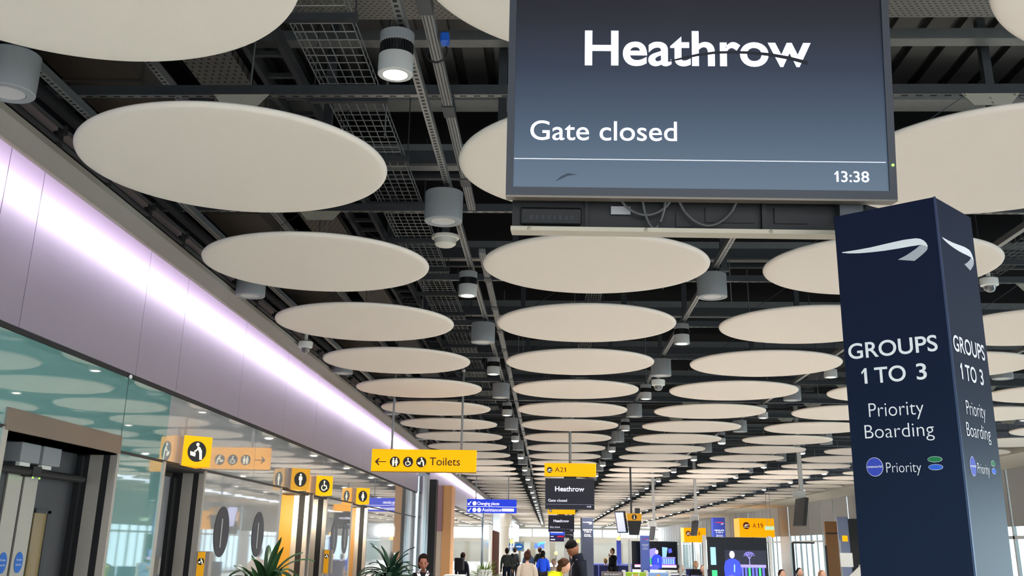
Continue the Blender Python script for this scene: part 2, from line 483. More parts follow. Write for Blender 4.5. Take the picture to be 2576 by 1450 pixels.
tag(mb.build('air_duct', mat('brown_duct', (88, 80, 72), 0.6, 0.3, noise=0.2, nscale=3)), 'brownish air duct high against the wall above the left pipe', 'duct')
# hanger posts between roof and channels
k = 0
for yy in (6.9, 10.0, 13.1, 16.2):
    for xx in (-1.62, -0.35, 0.95, 1.72, 3.15, 5.1):
        if xx > 0.44 * yy + 0.3: continue
        k += 1
        o = MB().box(xx - 0.03, xx + 0.03, yy - 0.03, yy + 0.03, 4.33, 5.41 if yy < 8.05 else 5.21).build('hanger_post', GALV_D)
        tag(o, 'dark grey square steel hanger post above the discs', 'hanger post', 'steel hanger posts in the roof void')
        MB().box(xx - 0.05, xx + 0.05, yy - 0.035, yy + 0.035, 4.30, 4.33).build('foot_plate', GALV_D, o)
for q in range(34):
    yy = 5.3 + 0.62 * q; xx = random.uniform(-2.9, min(5, 0.42 * yy))
    o = MB().tube([(xx, yy, 4.33), (xx, yy, 5.47 if yy < 8.05 else 5.21)], 0.006, 6).build('hanger_rod', GALV)
    tag(o, 'thin threaded hanger rod in the dark roof void', 'hanger rod', 'threaded hanger rods in the roof void')

# sprinkler pipe with black clamps along the left soffit
mb = MB().tube([(-3.0, 1.5, 3.99), (-3.0, 110, 3.99)], 0.024, 10); mb.tube([(-2.97, 1.5, 4.07), (-2.97, 110, 4.07)], 0.012, 8)
mb.box(-2.955, -2.90, 1.5, 110, 4.11, 4.16)
pipe = tag(mb.build('sprinkler_pipe', mat('dark_pipe', (52, 52, 56), 0.45, 0.4)), 'long dark pipe clipped along the edge above the left wall', 'pipe')
clamp = MB().box(-0.022, 0.022, -0.03, 0.03, -0.035, 0.06, 0, 0.006); clamp.box(-0.06, 0.0, -0.018, 0.018, -0.05, -0.028, 0, 0.005); clamp.box(0.0, 0.05, -0.02, 0.02, 0.04, 0.10, 0, 0.005)
c0 = clamp.build('pipe_clamp', BLACK, pipe)
for q in range(90):
    c = c0 if q == 0 else c0.copy()
    if q: col.objects.link(c)
    c.location = (-3.0, 2.76 + 0.747 * q, 3.99)

# ------------------------------------------------------------------ downlights and speakers
def make_downlight():
    r = empty('cylinder_downlight', (0, 0, 0), 'x', 'downlight')
    MB().lathe([(0.082, 0.165), (0.085, 0.168), (0.085, 0.222), (0.078, 0.226)], n=36).build('upper_housing', GREY, r, True)
    mb = MB().lathe([(0.07, 0.10), (0.07, 0.168)], n=36)
    for k in range(36):
        a = 2 * PI * k / 36
        mb.box(0.066, 0.083, -0.0018, 0.0018, 0.10, 0.167, 0, 0, Matrix.Rotation(a, 4, 'Z'))
    mb.build('cooling_fins', BLACK, r)
    MB().lathe([(0.060, 0.012), (0.060, 0.0), (0.083, 0.0), (0.086, 0.003), (0.086, 0.10), (0.083, 0.103), (0.03, 0.103)], n=36, cap=False).build('lower_housing', GREY_L, r, True)
    MB().lathe([(0.005, -0.006), (0.03, -0.004), (0.0598, 0.006), (0.0598, 0.014)], n=32).build('lens', LENS, r, True)
    MB().box(-0.02, 0.02, -0.012, 0.012, 0.222, 0.251).build('stem', GALV_D, r)
    return r
def make_speaker():
    r = empty('hanging_speaker', (0, 0, 0), 'x', 'speaker')
    MB().lathe([(0.088, 0.006), (0.09, 0.0), (0.131, 0.0), (0.135, 0.004), (0.135, 0.215), (0.128, 0.221), (0.02, 0.222)], n=44, cap=False).build('housing', GREY, r, True)
    MB().lathe([(0.01, 0.004), (0.0865, 0.003), (0.0865, 0.008)], n=36).build('grille', GREY_L, r)
    MB().box(-0.024, 0.024, -0.012, 0.012, 0.22, 0.251).build('stem', GALV_D, r)
    return r
dl0, sp0 = make_downlight(), make_speaker()
for o in (dl0, sp0):
    for c in o.children:
        pass
def simple(src, name, parts):
    mb = MB()
    return mb
mb = MB(); mb.lathe([(0.02, 0.0), (0.086, 0.0), (0.086, 0.10)], n=16, mi=1); mb.lathe([(0.07, 0.10), (0.07, 0.167)], n=16, mi=2); mb.lathe([(0.085, 0.167), (0.085, 0.225)], n=16, mi=0)
mb.lathe([(0.01, -0.026), (0.05, -0.022), (0.074, -0.008), (0.078, 0.0)], n=16, mi=3); mb.box(-0.02, 0.02, -0.012, 0.012, 0.225, 0.251, 0)  # far lens swollen into a dome to stand in for glare
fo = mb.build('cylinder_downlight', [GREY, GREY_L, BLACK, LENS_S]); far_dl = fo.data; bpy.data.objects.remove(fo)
mb = MB(); mb.lathe([(0.02, 0.0), (0.133, 0.0), (0.135, 0.005), (0.135, 0.22)], n=18); mb.box(-0.024, 0.024, -0.012, 0.012, 0.22, 0.251)
fo = mb.build('hanging_speaker', [GREY]); far_sp = fo.data; bpy.data.objects.remove(fo)
used = {}
spot = bpy.data.lights.new('downlight_beam', 'SPOT')
spot.energy = LAMP_W; spot.color = LAMP_C; spot.spot_size = math.radians(125); spot.spot_blend = 0.7; spot.shadow_soft_size = 0.06
spot_far = bpy.data.lights.new('downlight_beam_far', 'SPOT')
spot_far.energy = LAMP_W * 5; spot_far.color = LAMP_C; spot_far.spot_size = math.radians(125); spot_far.spot_blend = 0.7; spot_far.shadow_soft_size = 0.1
def light_spot(x, y, z, data):
    l = bpy.data.objects.new('downlight_beam', data); l.location = (x, y, z - 0.03); col.objects.link(l)
cnt = {}
def place(kind, gap, x, y, z=3.87):
    k = (kind, gap); cnt[k] = cnt.get(k, 0) + 1; n = cnt[k]
    where = GAPN[gap] if gap >= 0 else 'along the left wall'
    nm = 'lit grey cylinder downlight' if kind == 'd' else 'unlit grey cylinder speaker'
    if n <= 8: lab = f'{nm} {where}, {ORD[n]} one down the hall'
    else: lab = f'tiny distant {nm} {where}'
    if y < 21:
        src = dl0 if kind == 'd' else sp0
        o = src if not used.get(kind) else copy_tree(src)
        used[kind] = True
    else:
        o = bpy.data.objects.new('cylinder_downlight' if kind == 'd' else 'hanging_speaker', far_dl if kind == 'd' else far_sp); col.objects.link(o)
    o.location = (x, y, z)
    tag(o, lab, 'downlight' if kind == 'd' else 'speaker', ('downlights ' if kind == 'd' else 'speakers ') + where)
for g in range(5):
    xx = -0.76 + DX * g
    for k in range(48):
        y = 4.57 + DY * k + (0.12 if k else 0)
        if xx - 0.3 > 0.5 * y + 0.3: continue
        kind = 'd' if (k + g) % 2 == 0 else 's'
        place(kind, g, xx, y)
        if kind == 'd' and y < 30: light_spot(xx, y, 3.87, spot)
        elif kind == 'd' and k % 6 in (0, 1) and y < 110: light_spot(xx, y, 3.87, spot_far)
for x in (-2.3, -0.76, 1.48, 3.7, 5.9):
    for y in (-3.4, 0.0): light_spot(x, y, 3.87, spot)  # unseen beams added behind the camera to brighten the near discs
for k in range(20):
    place('s', -1, -2.80, 4.78 + 4.57 * k, 3.87)

# ------------------------------------------------------------------ cameras and detector
def dome_camera(x, y, z, label, s=1.0, drop=0.12):
    r = empty('dome_camera', (x, y, z), label, 'security camera', 'dome security cameras')
    MB().lathe([(0.05 * s, 0.0), (0.082 * s, 0.012 * s), (0.084 * s, 0.075 * s), (0.06 * s, 0.088 * s)], n=28).build('housing', WHITE, r, True)
    MB().lathe([(0.004 * s, -0.055 * s), (0.03 * s, -0.047 * s), (0.048 * s, -0.028 * s), (0.057 * s, 0.0)], n=24).build('dome', mat('smoked_dome', (70, 72, 78), 0.03, spec=1.0, coat=1.0), r, True)
    MB().lathe([(0.022 * s, 0.086 * s), (0.022 * s, drop + 0.1)], n=12).build('mount_stem', WHITE, r)
    return r
dome_camera(-2.86, 11.93, 3.85, 'white dome security camera below the fourth disc along the left wall', 1.0, 0.25)
dome_camera(1.47, 14.2, 3.78, 'white dome security camera under the hanging speaker at centre of hall', 1.1, 0.22)
dome_camera(3.73, 8.7, 3.84, 'white dome security camera just right of the tall navy totem', 0.9, 0.17)
dome_camera(-2.55, 29.83, 3.57, 'white dome camera hanging just under right end of the toilets sign', 1.0, 1.54)
r = empty('smoke_detector', (-0.85, 8.02, 3.98), 'white smoke detector hanging below grey speaker beside the basket', 'smoke detector')
MB().lathe([(0.02, 0.0), (0.065, 0.004), (0.085, 0.02), (0.093, 0.062), (0.112, 0.068), (0.115, 0.088), (0.108, 0.092), (0.02, 0.094)], n=36).build('body', mat('ivory_plastic', (214, 214, 205), 0.45), r, True)
MB().box(-0.03, 0.03, -0.008, 0.008, 0.09, 0.20).build('hanging_bracket', GALV_D, r)

# ------------------------------------------------------------------ the left wall
LAV = mat('lavender_panel', (152, 143, 157), 0.34, 0.35, spec=0.6)
mb = MB()
ys = [-4, 0.5, 2.5, 4.5, 6.06, 6.52, 8.52, 9.5, 11.5, 13.5, 15.4, 17.4, 19.4, 21.4, 23.4, 25.4, 28.0]
for a, b in zip(ys, ys[1:]): mb.box(XL - 0.04, XL, a + 0.004, b - 0.004, 3.0, 4.2)
struct(mb.build('wall_left', LAV))
struct(MB().box(XL - 0.30, XL - 0.041, -4, 28.0, 2.90, 4.2).build('trim_1', BLACK))
struct(MB().box(XL - 0.10, XL - 0.015, -4, 28.0, 2.966, 3.0).build('trim_2', BLACK))
# soffit with pelmet over the wall
SOF = mat('soffit_grey', (150, 148, 138), 0.7)
mb = MB().box(-3.165, -2.97, -4, 120, 3.90, 3.94); mb.box(-3.18, -3.165, -4, 120, 3.885, 4.2, 1); mb.box(-4.2, -3.165, -4, 120, 4.2, 4.24, 0)
struct(mb.build('trim_3', [SOF, mat('pelmet_edge', (188, 174, 172), 0.5)]))
LEDM = mat('led_strip', (240, 225, 255), 0.4, emit=10, emit_rgb=(238, 222, 255))
led = MB().box(-3.205, -3.182, -4, 118, 3.955, 3.985).build('led_strip_light', LEDM)
tag(led, 'long lilac white strip light hidden in pelmet over the left wall', 'strip light')

GLASS_T = mat('teal_glass', (118, 164, 160), 0.02, spec=0.9, coat=1.0, ior=1.6)
GLASS_W = mat('pale_grey_glass', (182, 183, 182), 0.02, spec=0.9, coat=1.0, ior=1.6)
GLASS_G = mat('green_grey_glass', (140, 156, 146), 0.02, spec=0.9, coat=1.0, ior=1.6)
JOINT = mat('joint_black', (28, 27, 27), 0.5)
TZ = 2.375
opens = [(6.62, 8.44), (9.5, 10.66), (13.8, 15.44), (15.68, 16.72), (18.85, 20.5)]
# glass above the transom line
mb = MB()
for a, b, mi in ((-4, 6.01, 0), (6.02, 6.16, 0), (6.17, 8.44, 0), (8.455, 9.46, 0), (9.46, 12.4, 1), (12.41, 16.3, 1), (16.31, 20.2, 1), (20.21, 24.1, 1), (24.11, 28.0, 1)):
    mb.box(XL - 0.03, XL - 0.02, a, b, TZ + 0.012, 2.964, mi)
struct(mb.build('window_1', [GLASS_T, GLASS_W]))
mb = MB(); prev = -4
segs = []
for a, b in opens: segs.append((prev, a)); prev = b
segs.append((prev, 28.0))
for a, b in segs:
    mi = 0 if b < 9.6 else 1
    if b - a > 0.25: mb.box(XL - 0.03, XL - 0.02, a + 0.004, b - 0.004, 0.12, TZ - 0.012, mi)
struct(mb.build('window_2', [GLASS_T, GLASS_W]))
mb = MB().box(XL - 0.035, XL - 0.022, -4, 28.0, TZ - 0.012, TZ + 0.012)
for y in (6.015, 6.165, 8.448): mb.box(XL - 0.032, XL - 0.022, y - 0.006, y + 0.006, TZ, 2.964)
for y in (12.405, 16.305, 20.205, 24.105): mb.box(XL - 0.032, XL - 0.022, y - 0.005, y + 0.005, TZ, 2.964)
struct(mb.build('trim_4', JOINT))
struct(MB().box(XL - 0.03, XL - 0.012, -4, 28.0, 0.0, 0.12).build('baseboard_left', STEEL))
struct(MB().box(XL - 0.9, XL - 0.74, -4, 28.0, 0.0, 2.96).build('wall_left_inner', mat('backing_grey', (90, 96, 94), 0.8)))
tag(MB().ball((XL - 0.006, 8.44, 2.975), 0.022, 0, 10, (0.6, 1.2, 0.8)).build('glass_clip', WHITE), 'small white clip at top corner of the teal glass', 'clip')

DOOR_M = mat('dark_grey_door', (66, 68, 72), 0.4, 0.2)
YPAINT = mat('ochre_wall_paint', (206, 152, 44), 0.5)
GREYIN = mat('grey_interior', (116, 118, 120), 0.6)
for k, (a, b) in enumerate(opens):
    inner = [DOOR_M, DOOR_M, YPAINT, GREYIN, mat('tan_interior', (188, 140, 78), 0.5)][k]
    n = k + 1
    mb = MB()
    dpt = [0.33, 0.34, 0.66, 0.5, 0.66][k]
    # far reveal seen from the hall: steel, black, steel, black bands
    for (d0, d1, mi) in ((0.0, 0.06, 0), (0.06, 0.145, 1), (0.145, 0.22, 0)) if k >= 2 else ((0.0, 0.06, 0), (0.06, 0.115, 1), (0.115, 0.225, 0), (0.225, 0.33, 1)):
        mb.box(XL - 0.015 - d1, XL - 0.015 - d0, b - 0.02, b, 0.0, TZ - 0.012, mi)
    mb.box(XL - 0.015 - 0.33, XL - 0.015, a, a + 0.02, 0, TZ - 0.012, 0)
    mb.box(XL - 0.045, XL - 0.01, b, b + 0.012, 0, TZ, 0)
    mb.box(XL - 0.045, XL - 0.01, a - 0.05, a, 0, TZ, 0)
    mb.box(XL - 0.345, XL - 0.03, a, b, TZ - 0.03, TZ - 0.012, 1)
    struct(mb.build(f'trim_{4 + n}', [STEEL, BLACK]))
    mb = MB()
    if k >= 2:
        mb.box(XL - 0.72, XL - 0.236, b - 0.02, b - 0.001, 0, TZ - 0.012, 0)
        mb.box(XL - 0.70, XL - 0.68, a, b, 0, TZ - 0.012, 0)
        struct(mb.build(f'wall_recess_{n}', inner))
for (y, wt) in ((14.6, 22), (16.2, 8), (19.7, 22)):
    l = bpy.data.lights.new('recess_lamp', 'POINT'); l.energy = wt; l.color = (1.0, 0.9, 0.75); l.shadow_soft_size = 0.08
    o = bpy.data.objects.new('recess_lamp', l); o.location = (XL - 0.35, y, 2.1); col.objects.link(o)
# first recess: double door with steel meeting stiles
r = struct(MB().box(-3.80, -3.77, 6.64, 8.36, 0.0, 2.345).build('door_1', DOOR_M))
MB().box(-3.768, -3.755, 7.30, 7.505, 0.02, 2.16).build('steel_stile', STEEL, r)
MB().box(-3.768, -3.755, 7.54, 7.745, 0.02, 2.16).build('steel_stile', STEEL, r)
mb = MB().box(-3.768, -3.758, 7.78, 7.97, 0.9, 1.88, 0); mb.box(-3.77, -3.75, 7.97, 8.02, 0.88, 1.90, 1); mb.box(-3.77, -3.75, 7.78, 8.02, 1.88, 1.91, 1)
mb.build('vision_panel', [mat('amber_glass', (142, 124, 86), 0.1), GALV_D], r)
mb = MB().tube([(-3.70, 6.66, 2.15), (-3.70, 8.36, 2.15)], 0.028, 10); mb.box(-3.76, -3.67, 7.47, 7.60, 2.12, 2.19)
mb.build('panic_bar', BLACK, r)
for y in (7.20, 7.53):
    MB().box(-3.77, -3.64, y, y + 0.28, 2.205, 2.335, 0, 0.006).build('door_closer', GREY, r)
    MB().box(-3.70, -3.67, y + 0.06, y + 0.21, 2.18, 2.21).build('closer_arm', WHITE, r)
BLUE_S = mat('blue_sticker', (18, 108, 205), 0.5)
for y in (7.41, 7.64):
    fr = frame((-3.754, y, 1.54), (0, 1, 0))
    q = MB().disc(fr, 0, 0, 0.06, 0.07, 0, 0.002).build('blue_sticker', BLUE_S, r)
    mb = MB(); put_text(mb, fr, 'Fire door', -0.04, 0.04, 0.012, 0.015, 0.003); put_text(mb, fr, 'keep shut', -0.04, 0.04, -0.02, 0.015, 0.003); mb.build('lettering', VINYL, q)
for y in (7.49, 7.59):
    MB().ball((-3.674, y, 2.112), 0.006, 0, 8).build('indicator_led', mat('green_led', (90, 255, 70), 0.4, emit=6, emit_rgb=(110, 255, 60)), r)
struct(MB().box(-3.81, -3.72, 8.36, 8.42, 0, 2.33).build('trim_11', BLACK))
mb = MB().box(XL - 0.03, XL - 0.005, 6.58, 8.44, TZ - 0.02, TZ + 0.12); mb.box(XL - 0.34, XL - 0.03, 6.62, 8.42, 2.345, TZ - 0.02, 1)
struct(mb.build('trim_12', [mat('bronze_steel', (150, 136, 124), 0.32, 0.9), DARK]))
# second recess: plain door with a lock case
r = struct(MB().box(-3.80, -3.77, 9.52, 10.64, 0.0, 2.30).build('door_2', mat('grey_door', (132, 132, 136), 0.45)))
MB().box(-3.77, -3.73, 10.53, 10.64, 0, 2.30).build('door_frame', BLACK, r)
MB().box(-3.77, -3.70, 10.28, 10.33, 1.40, 1.55).build('lock_case', STEEL, r)
# dark oval graphics on the glass
OVAL = mat('oval_graphic', (32, 27, 38), 0.4, spec=0.25)
for k, (y, wd, z) in enumerate(((11.39, 0.26, 1.80), (12.83, 0.26, 1.79), (17.43, 0.26, 1.79), (18.36, 0.26, 1.79))):
    fr = frame((XL - 0.0195, y, z), (0, 1, 0))
    lab = ['dark oval panel with white slit on glass, nearest to the first dark door', 'dark oval panel on pale glass just left of the ochre recess', 'dark oval panel on glass after the wheelchair sign', 'dark oval panel on glass just before the tan recess'][k]
    o = tag(MB().disc(fr, 0, 0, wd, 0.255, 0, 0.004, n=40).build('oval_panel', OVAL), lab, 'wall graphic', 'dark oval panels on the glass wall')
    MB().rect(fr, -0.035, 0.0, -0.16, 0.13, 0.004, 0.006).build('white_slit', GREY_L, o)

# steel column, dark portal, poster and tan return at the end of the first wall
mb = MB().lathe([(0.16, 0), (0.16, 3.4)], -3.32, 28.15, 0, 28)
struct(mb.build('column_steel', mat('steel_column', (176, 178, 180), 0.22, 0.9), smooth=True))
struct(MB().box(-3.3, -3.02, 28.5, 29.0, 0, 3.35).build('wall_portal', BLACK))
struct(MB().box(-3.6, -2.93, 29.5, 29.55, 0, 3.25).build('wall_return', mat('buff_panel', (196, 172, 150), 0.6)))
o = tag(MB().box(-3.10, -2.94, 29.45, 29.49, 2.05, 3.25).build('poster_panel', mat('pink_poster', (150, 112, 116), 0.5)), 'faded pink poster panel above the tan return wall', 'poster')
struct(MB().box(-2.93, -2.69, 29.48, 30.5, 0, 3.25).build('wall_tan', mat('tan_panel', (206, 150, 96), 0.55)))

# second stretch of the left wall
mb = MB()
for a, b in ((30.5, 38), (38, 42.4), (42.4, 47.2), (47.2, 55.2)): mb.box(-3.44, -3.40, a + .006, b - .006, 3.04, 4.2)
struct(mb.build('wall_left_far', LAV))
mb = MB()
for a, b in ((30.5, 38), (38.02, 42.4), (42.42, 47.2), (47.22, 55.0)): mb.box(-3.45, -3.41, a, b, 0, 3.0)
struct(mb.build('window_3', GLASS_G))
struct(MB().box(-3.5, -3.43, 30.5, 55, 3.0, 3.04).build('trim_13', JOINT))
mb = MB().box(-3.7, -3.36, 55, 60, 0, 3.55); mb.box(-3.7, -3.36, 60, 64.5, 2.9, 3.88)
struct(mb.build('wall_blue_grey', mat('blue_grey_glass', (150, 176, 190), 0.1, spec=0.8, coat=0.6)))
mb = MB().box(-3.7, -3.36, 60.2, 63.8, 0, 2.85); mb.box(-3.7, -3.34, 63.8, 73.2, 2.56, 3.88, 1)
struct(mb.build('wall_pale_far', [mat('pale_frame', (196, 188, 176), 0.5), mat('pale_blue_panel', (168, 188, 196), 0.4)]))
struct(MB().box(-3.6, -3.32, 64.5, 71.7, 0, 2.53).build('door_3', mat('red_brown_door', (96, 48, 30), 0.85, spec=0.1)))
mb = MB().lathe([(0.40, 0), (0.40, 3.0), (0.46, 3.05), (0.56, 3.3), (0.56, 3.88)], -3.3, 77, 0, 28)
struct(mb.build('column_round', mat('warm_white_column', (214, 204, 186), 0.4), smooth=True))
struct(MB().box(-3.7, -3.5, 78, YF, 0, 3.88).build('wall_left_end', mat('far_wall_cream', (206, 204, 192), 0.5)))
mb = MB()
for y in (86, 93, 100): mb.box(-3.5, -3.47, y, y + 3.0, 0.3, 3.4)
struct(mb.build('window_4', mat('bright_blue_glass', (190, 215, 235), 0.05, spec=0.9)))

# ------------------------------------------------------------------ pictograms
def picto(mb, fr, kind, u, v, R, d, mi_dark, mi_light):
    mb.disc(fr, u, v, R, R, d, d + 0.001, mi_dark)
    e0, e1 = d + 0.001, d + 0.002
    def P(pts): mb.prism([(u + a * R, v + b * R) for a, b in pts], fr, e0, e1, mi_light)
    def D(a, b, r): mb.disc(fr, u + a * R, v + b * R, r * R, r * R, e0, e1, mi_light, 14)
    if kind == 'man' or kind == 'woman':
        D(0, 0.62, 0.15)
        if kind == 'man': P([(-0.26, 0.42), (0.26, 0.42), (0.28, -0.1), (0.16, -0.1), (0.14, -0.8), (0.02, -0.8), (0, -0.2), (-0.02, -0.8), (-0.14, -0.8), (-0.16, -0.1), (-0.28, -0.1)])
        else: P([(-0.18, 0.42), (0.18, 0.42), (0.36, -0.3), (0.16, -0.3), (0.12, -0.8), (-0.12, -0.8), (-0.16, -0.3), (-0.36, -0.3)])
    elif kind == 'pair':
        for s in (-1, 1):
            D(s * 0.3, 0.58, 0.15)
            if s < 0: P([(-0.5, 0.38), (-0.1, 0.38), (-0.08, -0.1), (-0.16, -0.8), (-0.44, -0.8), (-0.52, -0.1)])
            else: P([(0.14, 0.38), (0.46, 0.38), (0.62, -0.25), (0.46, -0.25), (0.42, -0.8), (0.18, -0.8), (0.14, -0.25), (0.0, -0.25)])
    elif kind == 'wheel':
        D(-0.02, 0.62, 0.15)
        P([(-0.12, 0.44), (0.06, 0.44), (0.08, 0.1), (0.42, 0.1), (0.58, -0.45), (0.44, -0.5), (0.3, -0.06), (-0.1, -0.06)])
        n = 14; pts = []
        for q in range(n): a = math.radians(120 + 230 * q / (n - 1)); pts.append((-0.08 + 0.46 * math.cos(a), -0.28 + 0.46 * math.sin(a)))
        for q in range(n): a = math.radians(350 - 230 * q / (n - 1)); pts.append((-0.08 + 0.31 * math.cos(a), -0.28 + 0.31 * math.sin(a)))
        P(pts)
    elif kind == 'baby':
        D(0.02, 0.68, 0.17)
        P([(0.05, 0.52), (0.3, 0.42), (0.52, 0.1), (0.6, -0.75), (0.34, -0.78), (0.26, -0.1), (0.1, 0.2), (-0.3, 0.05), (-0.28, -0.06), (-0.1, -0.02)])
        P([(-0.72, 0.0), (-0.12, -0.12), (-0.14, -0.5), (-0.66, -0.38)])
    elif kind == 'plane':
        P([(-0.75, 0.12), (-0.5, 0.02), (0.1, 0.12), (0.5, 0.34), (0.78, 0.4), (0.7, 0.22), (0.2, -0.02), (-0.3, -0.16), (-0.6, -0.1)])
        P([(-0.15, 0.05), (-0.3, 0.42), (-0.12, 0.45), (0.2, 0.14)])
        P([(-0.75, -0.36), (0.75, -0.36), (0.7, -0.5), (-0.7, -0.5)])
    elif kind == 'info':
        D(0, 0.5, 0.17); P([(-0.26, 0.2), (0.16, 0.2), (0.16, -0.5), (0.3, -0.5), (0.3, -0.66), (-0.3, -0.66), (-0.3, -0.5), (-0.14, -0.5), (-0.14, 0.06), (-0.26, 0.06)])
def arrow(mb, fr, u, v, L, t, d, ang=180, mi=0):
    ca, sa = math.cos(math.radians(ang)), math.sin(math.radians(ang))
    pts = [(-0.5, -t), (0.28, -t), (0.1, -0.26), (0.17, -0.33), (0.52, 0), (0.17, 0.33), (0.1, 0.26), (0.28, t), (-0.5, t)]
    mb.prism([(u + L * (x * ca - y * sa), v + L * (x * sa + y * ca)) for x, y in pts], fr, d, d + 0.001, mi)

# projecting cube signs over the doors
def flag_sign(y, kind, label, lit=True):
    r = empty('flag_sign', (XL, y, 2.50), label, 'toilet sign', 'yellow wedge signs over the doors')
    top = (Vector((0, 0, 0)), Vector((1, 0, 0)), Vector((0, 1, 0)), Vector((0, 0, 1)))
    MB().prism([(0.025, 0.0), (0.225, 0.20), (0.225, 0.215), (0.025, 0.415)], top, -0.135, 0.14).build('light_box', YELLOW if lit else YELLOW_D, r)
    MB().box(-0.02, 0.025, 0.08, 0.34, -0.125, 0.13).build('wall_bracket', GREY_L, r)
    for (o, e) in (((0.125, 0.10, 0.0), (0.7071, 0.7071, 0)), ((0.125, 0.315, 0.0), (-0.7071, 0.7071, 0))):
        fr = frame(o, e)
        mb = MB(); picto(mb, fr, kind, 0, 0, 0.095, 0.0006, 0, 1)
        mb.build('pictogram', [INK, PICTO], r)
    return r
flag_sign(9.80, 'baby', 'bright yellow wedge sign with baby change figure over the first doorway')
flag_sign(14.08, 'man', 'duller yellow wedge sign with a standing man by the ochre recess', False)
flag_sign(15.62, 'wheel', 'yellow wedge sign with wheelchair figure')
flag_sign(18.95, 'woman', 'yellow wedge sign with woman figure, farthest along the glass wall')
for k, (y, lab) in enumerate(((10.28, 'small grey box sign with yellow stripe beside the second doorway'), (16.1, 'small grey box sign with yellow stripe beyond the wheelchair sign'))):
    r = empty('wall_box_sign', (-3.29, y, 1.28), lab, 'wall sign', 'grey box signs by the doors')
    MB().box(-0.075, 0.07, 0, 0.10, 0, 0.33, 0, 0.004).build('box', mat('warm_grey_box', (150, 142, 134), 0.5), r)
    MB().box(-0.042, 0.028, -0.004, 0, 0.0, 0.325).build('yellow_face', YELLOW_D, r)
    fr = frame((-0.007, -0.0045, 0.24)); mb = MB(); picto(mb, fr, 'baby', 0, 0, 0.032, 0.0, 0, 1); mb.build('pictogram', [INK, PICTO], r)
    MB().box(-0.02, 0.02, 0.03, 0.07, -1.28, 0).build('post', STEEL, r)

# ------------------------------------------------------------------ hanging signs
def toilets_sign():
    r = empty('hanging_toilet_sign', (-1.9, 16.04, 2.735), 'long yellow hanging sign reading Toilets with left arrow and pictograms', 'hanging sign')
    W, H, T = 0.79, 0.325, 0.06
    MB().box(-W, W, -T, T, 0, H, 0, 0.006).build('light_box', YELLOW, r)
    MB().box(-W - 0.004, W + 0.004, -T - 0.004, T + 0.004, -0.008, 0.0).build('bottom_edge', SIGN_EDGE, r)
    for s, nm in ((-1, 'front'), (1, 'rear')):
        fr = frame((0, s * (T + 0.0005), 0), (-s, 0, 0)); mb = MB()
        k = 1
        arrow(mb, fr, -0.65, 0.14, 0.17, 0.035, 0, 180 if s < 0 else 0, 0) if s < 0 else arrow(mb, fr, 0.65, 0.14, 0.17, 0.035, 0, 0, 0)
        us = (-0.435, -0.235, -0.035) if s < 0 else (0.435, 0.235, 0.035)
        for u, kd in zip(us, ('pair', 'wheel', 'baby')): picto(mb, fr, kd, u, 0.14, 0.077, 0, 0, 1)
        if s < 0: put_text(mb, fr, 'Toilets', 0.09, 0.55, 0.095, 0.115, 0.001, 0.004, 0)
        else: put_text(mb, fr, 'Toilets', -0.55, -0.09, 0.095, 0.115, 0.001, 0.004, 0)
        mb.build('lettering', [INK, PICTO], r)
    for x in (-0.50, 0.56):
        p = MB().tube([(x, 0, H), (x, 0, 1.52)], 0.017, 10); p.tube([(x, 0, 1.5), (x, 0, 1.684 if x < 0 else 1.861)], 0.006, 6); p.build('hanging_pole', GREY, r, True)
    MB().ball((0.56, 0, 1.53), 0.03, 0, 10).build('pole_end', WHITE, r)
toilets_sign()
BLUE_SIGN = mat('blue_sign_face', (20, 60, 215), 0.4, emit=0.5, emit_rgb=(15, 50, 220))
WHITE_E = mat('lit_white', (250, 250, 255), 0.4, emit=0.9, emit_rgb=(250, 248, 255))
r = empty('hanging_direction_sign', (-1.85, 34.4, 2.68), 'blue hanging sign with two white lines, Changing places and Assistance', 'hanging sign')
MB().box(-0.79, 0.79, -0.05, 0.05, 0, 0.42, 0, 0.005).build('light_box', BLUE_SIGN, r)
for s in (-1, 1):
    fr = frame((0, s * 0.0505, 0), (-s, 0, 0)); mb = MB()
    mb.rect(fr, -0.79, 0.79, 0.185, 0.198)
    for v in (0.27, 0.07): arrow(mb, fr, -0.71, v + 0.02, 0.15, 0.09, 0, 225)
    mb.disc(fr, -0.55, 0.29, 0.065, 0.065); mb.disc(fr, -0.55, 0.09, 0.065, 0.065); mb.disc(fr, -0.40, 0.09, 0.065, 0.065)
    put_text(mb, fr, 'Changing places', -0.46, 0.24, 0.245, 0.095, 0.001, 0.012)
    put_text(mb, fr, 'Assistance', -0.31, 0.30, 0.05, 0.105, 0.001, 0.012); mb.rect(fr, 0.32, 0.71, 0.055, 0.14)
    mb.build('lettering', WHITE_E, r)
for x in (-0.51, 0.53): MB().tube([(x, 0, 0.42), (x, 0, 2.53)], 0.016, 8).build('hanging_pole', GREY, r)

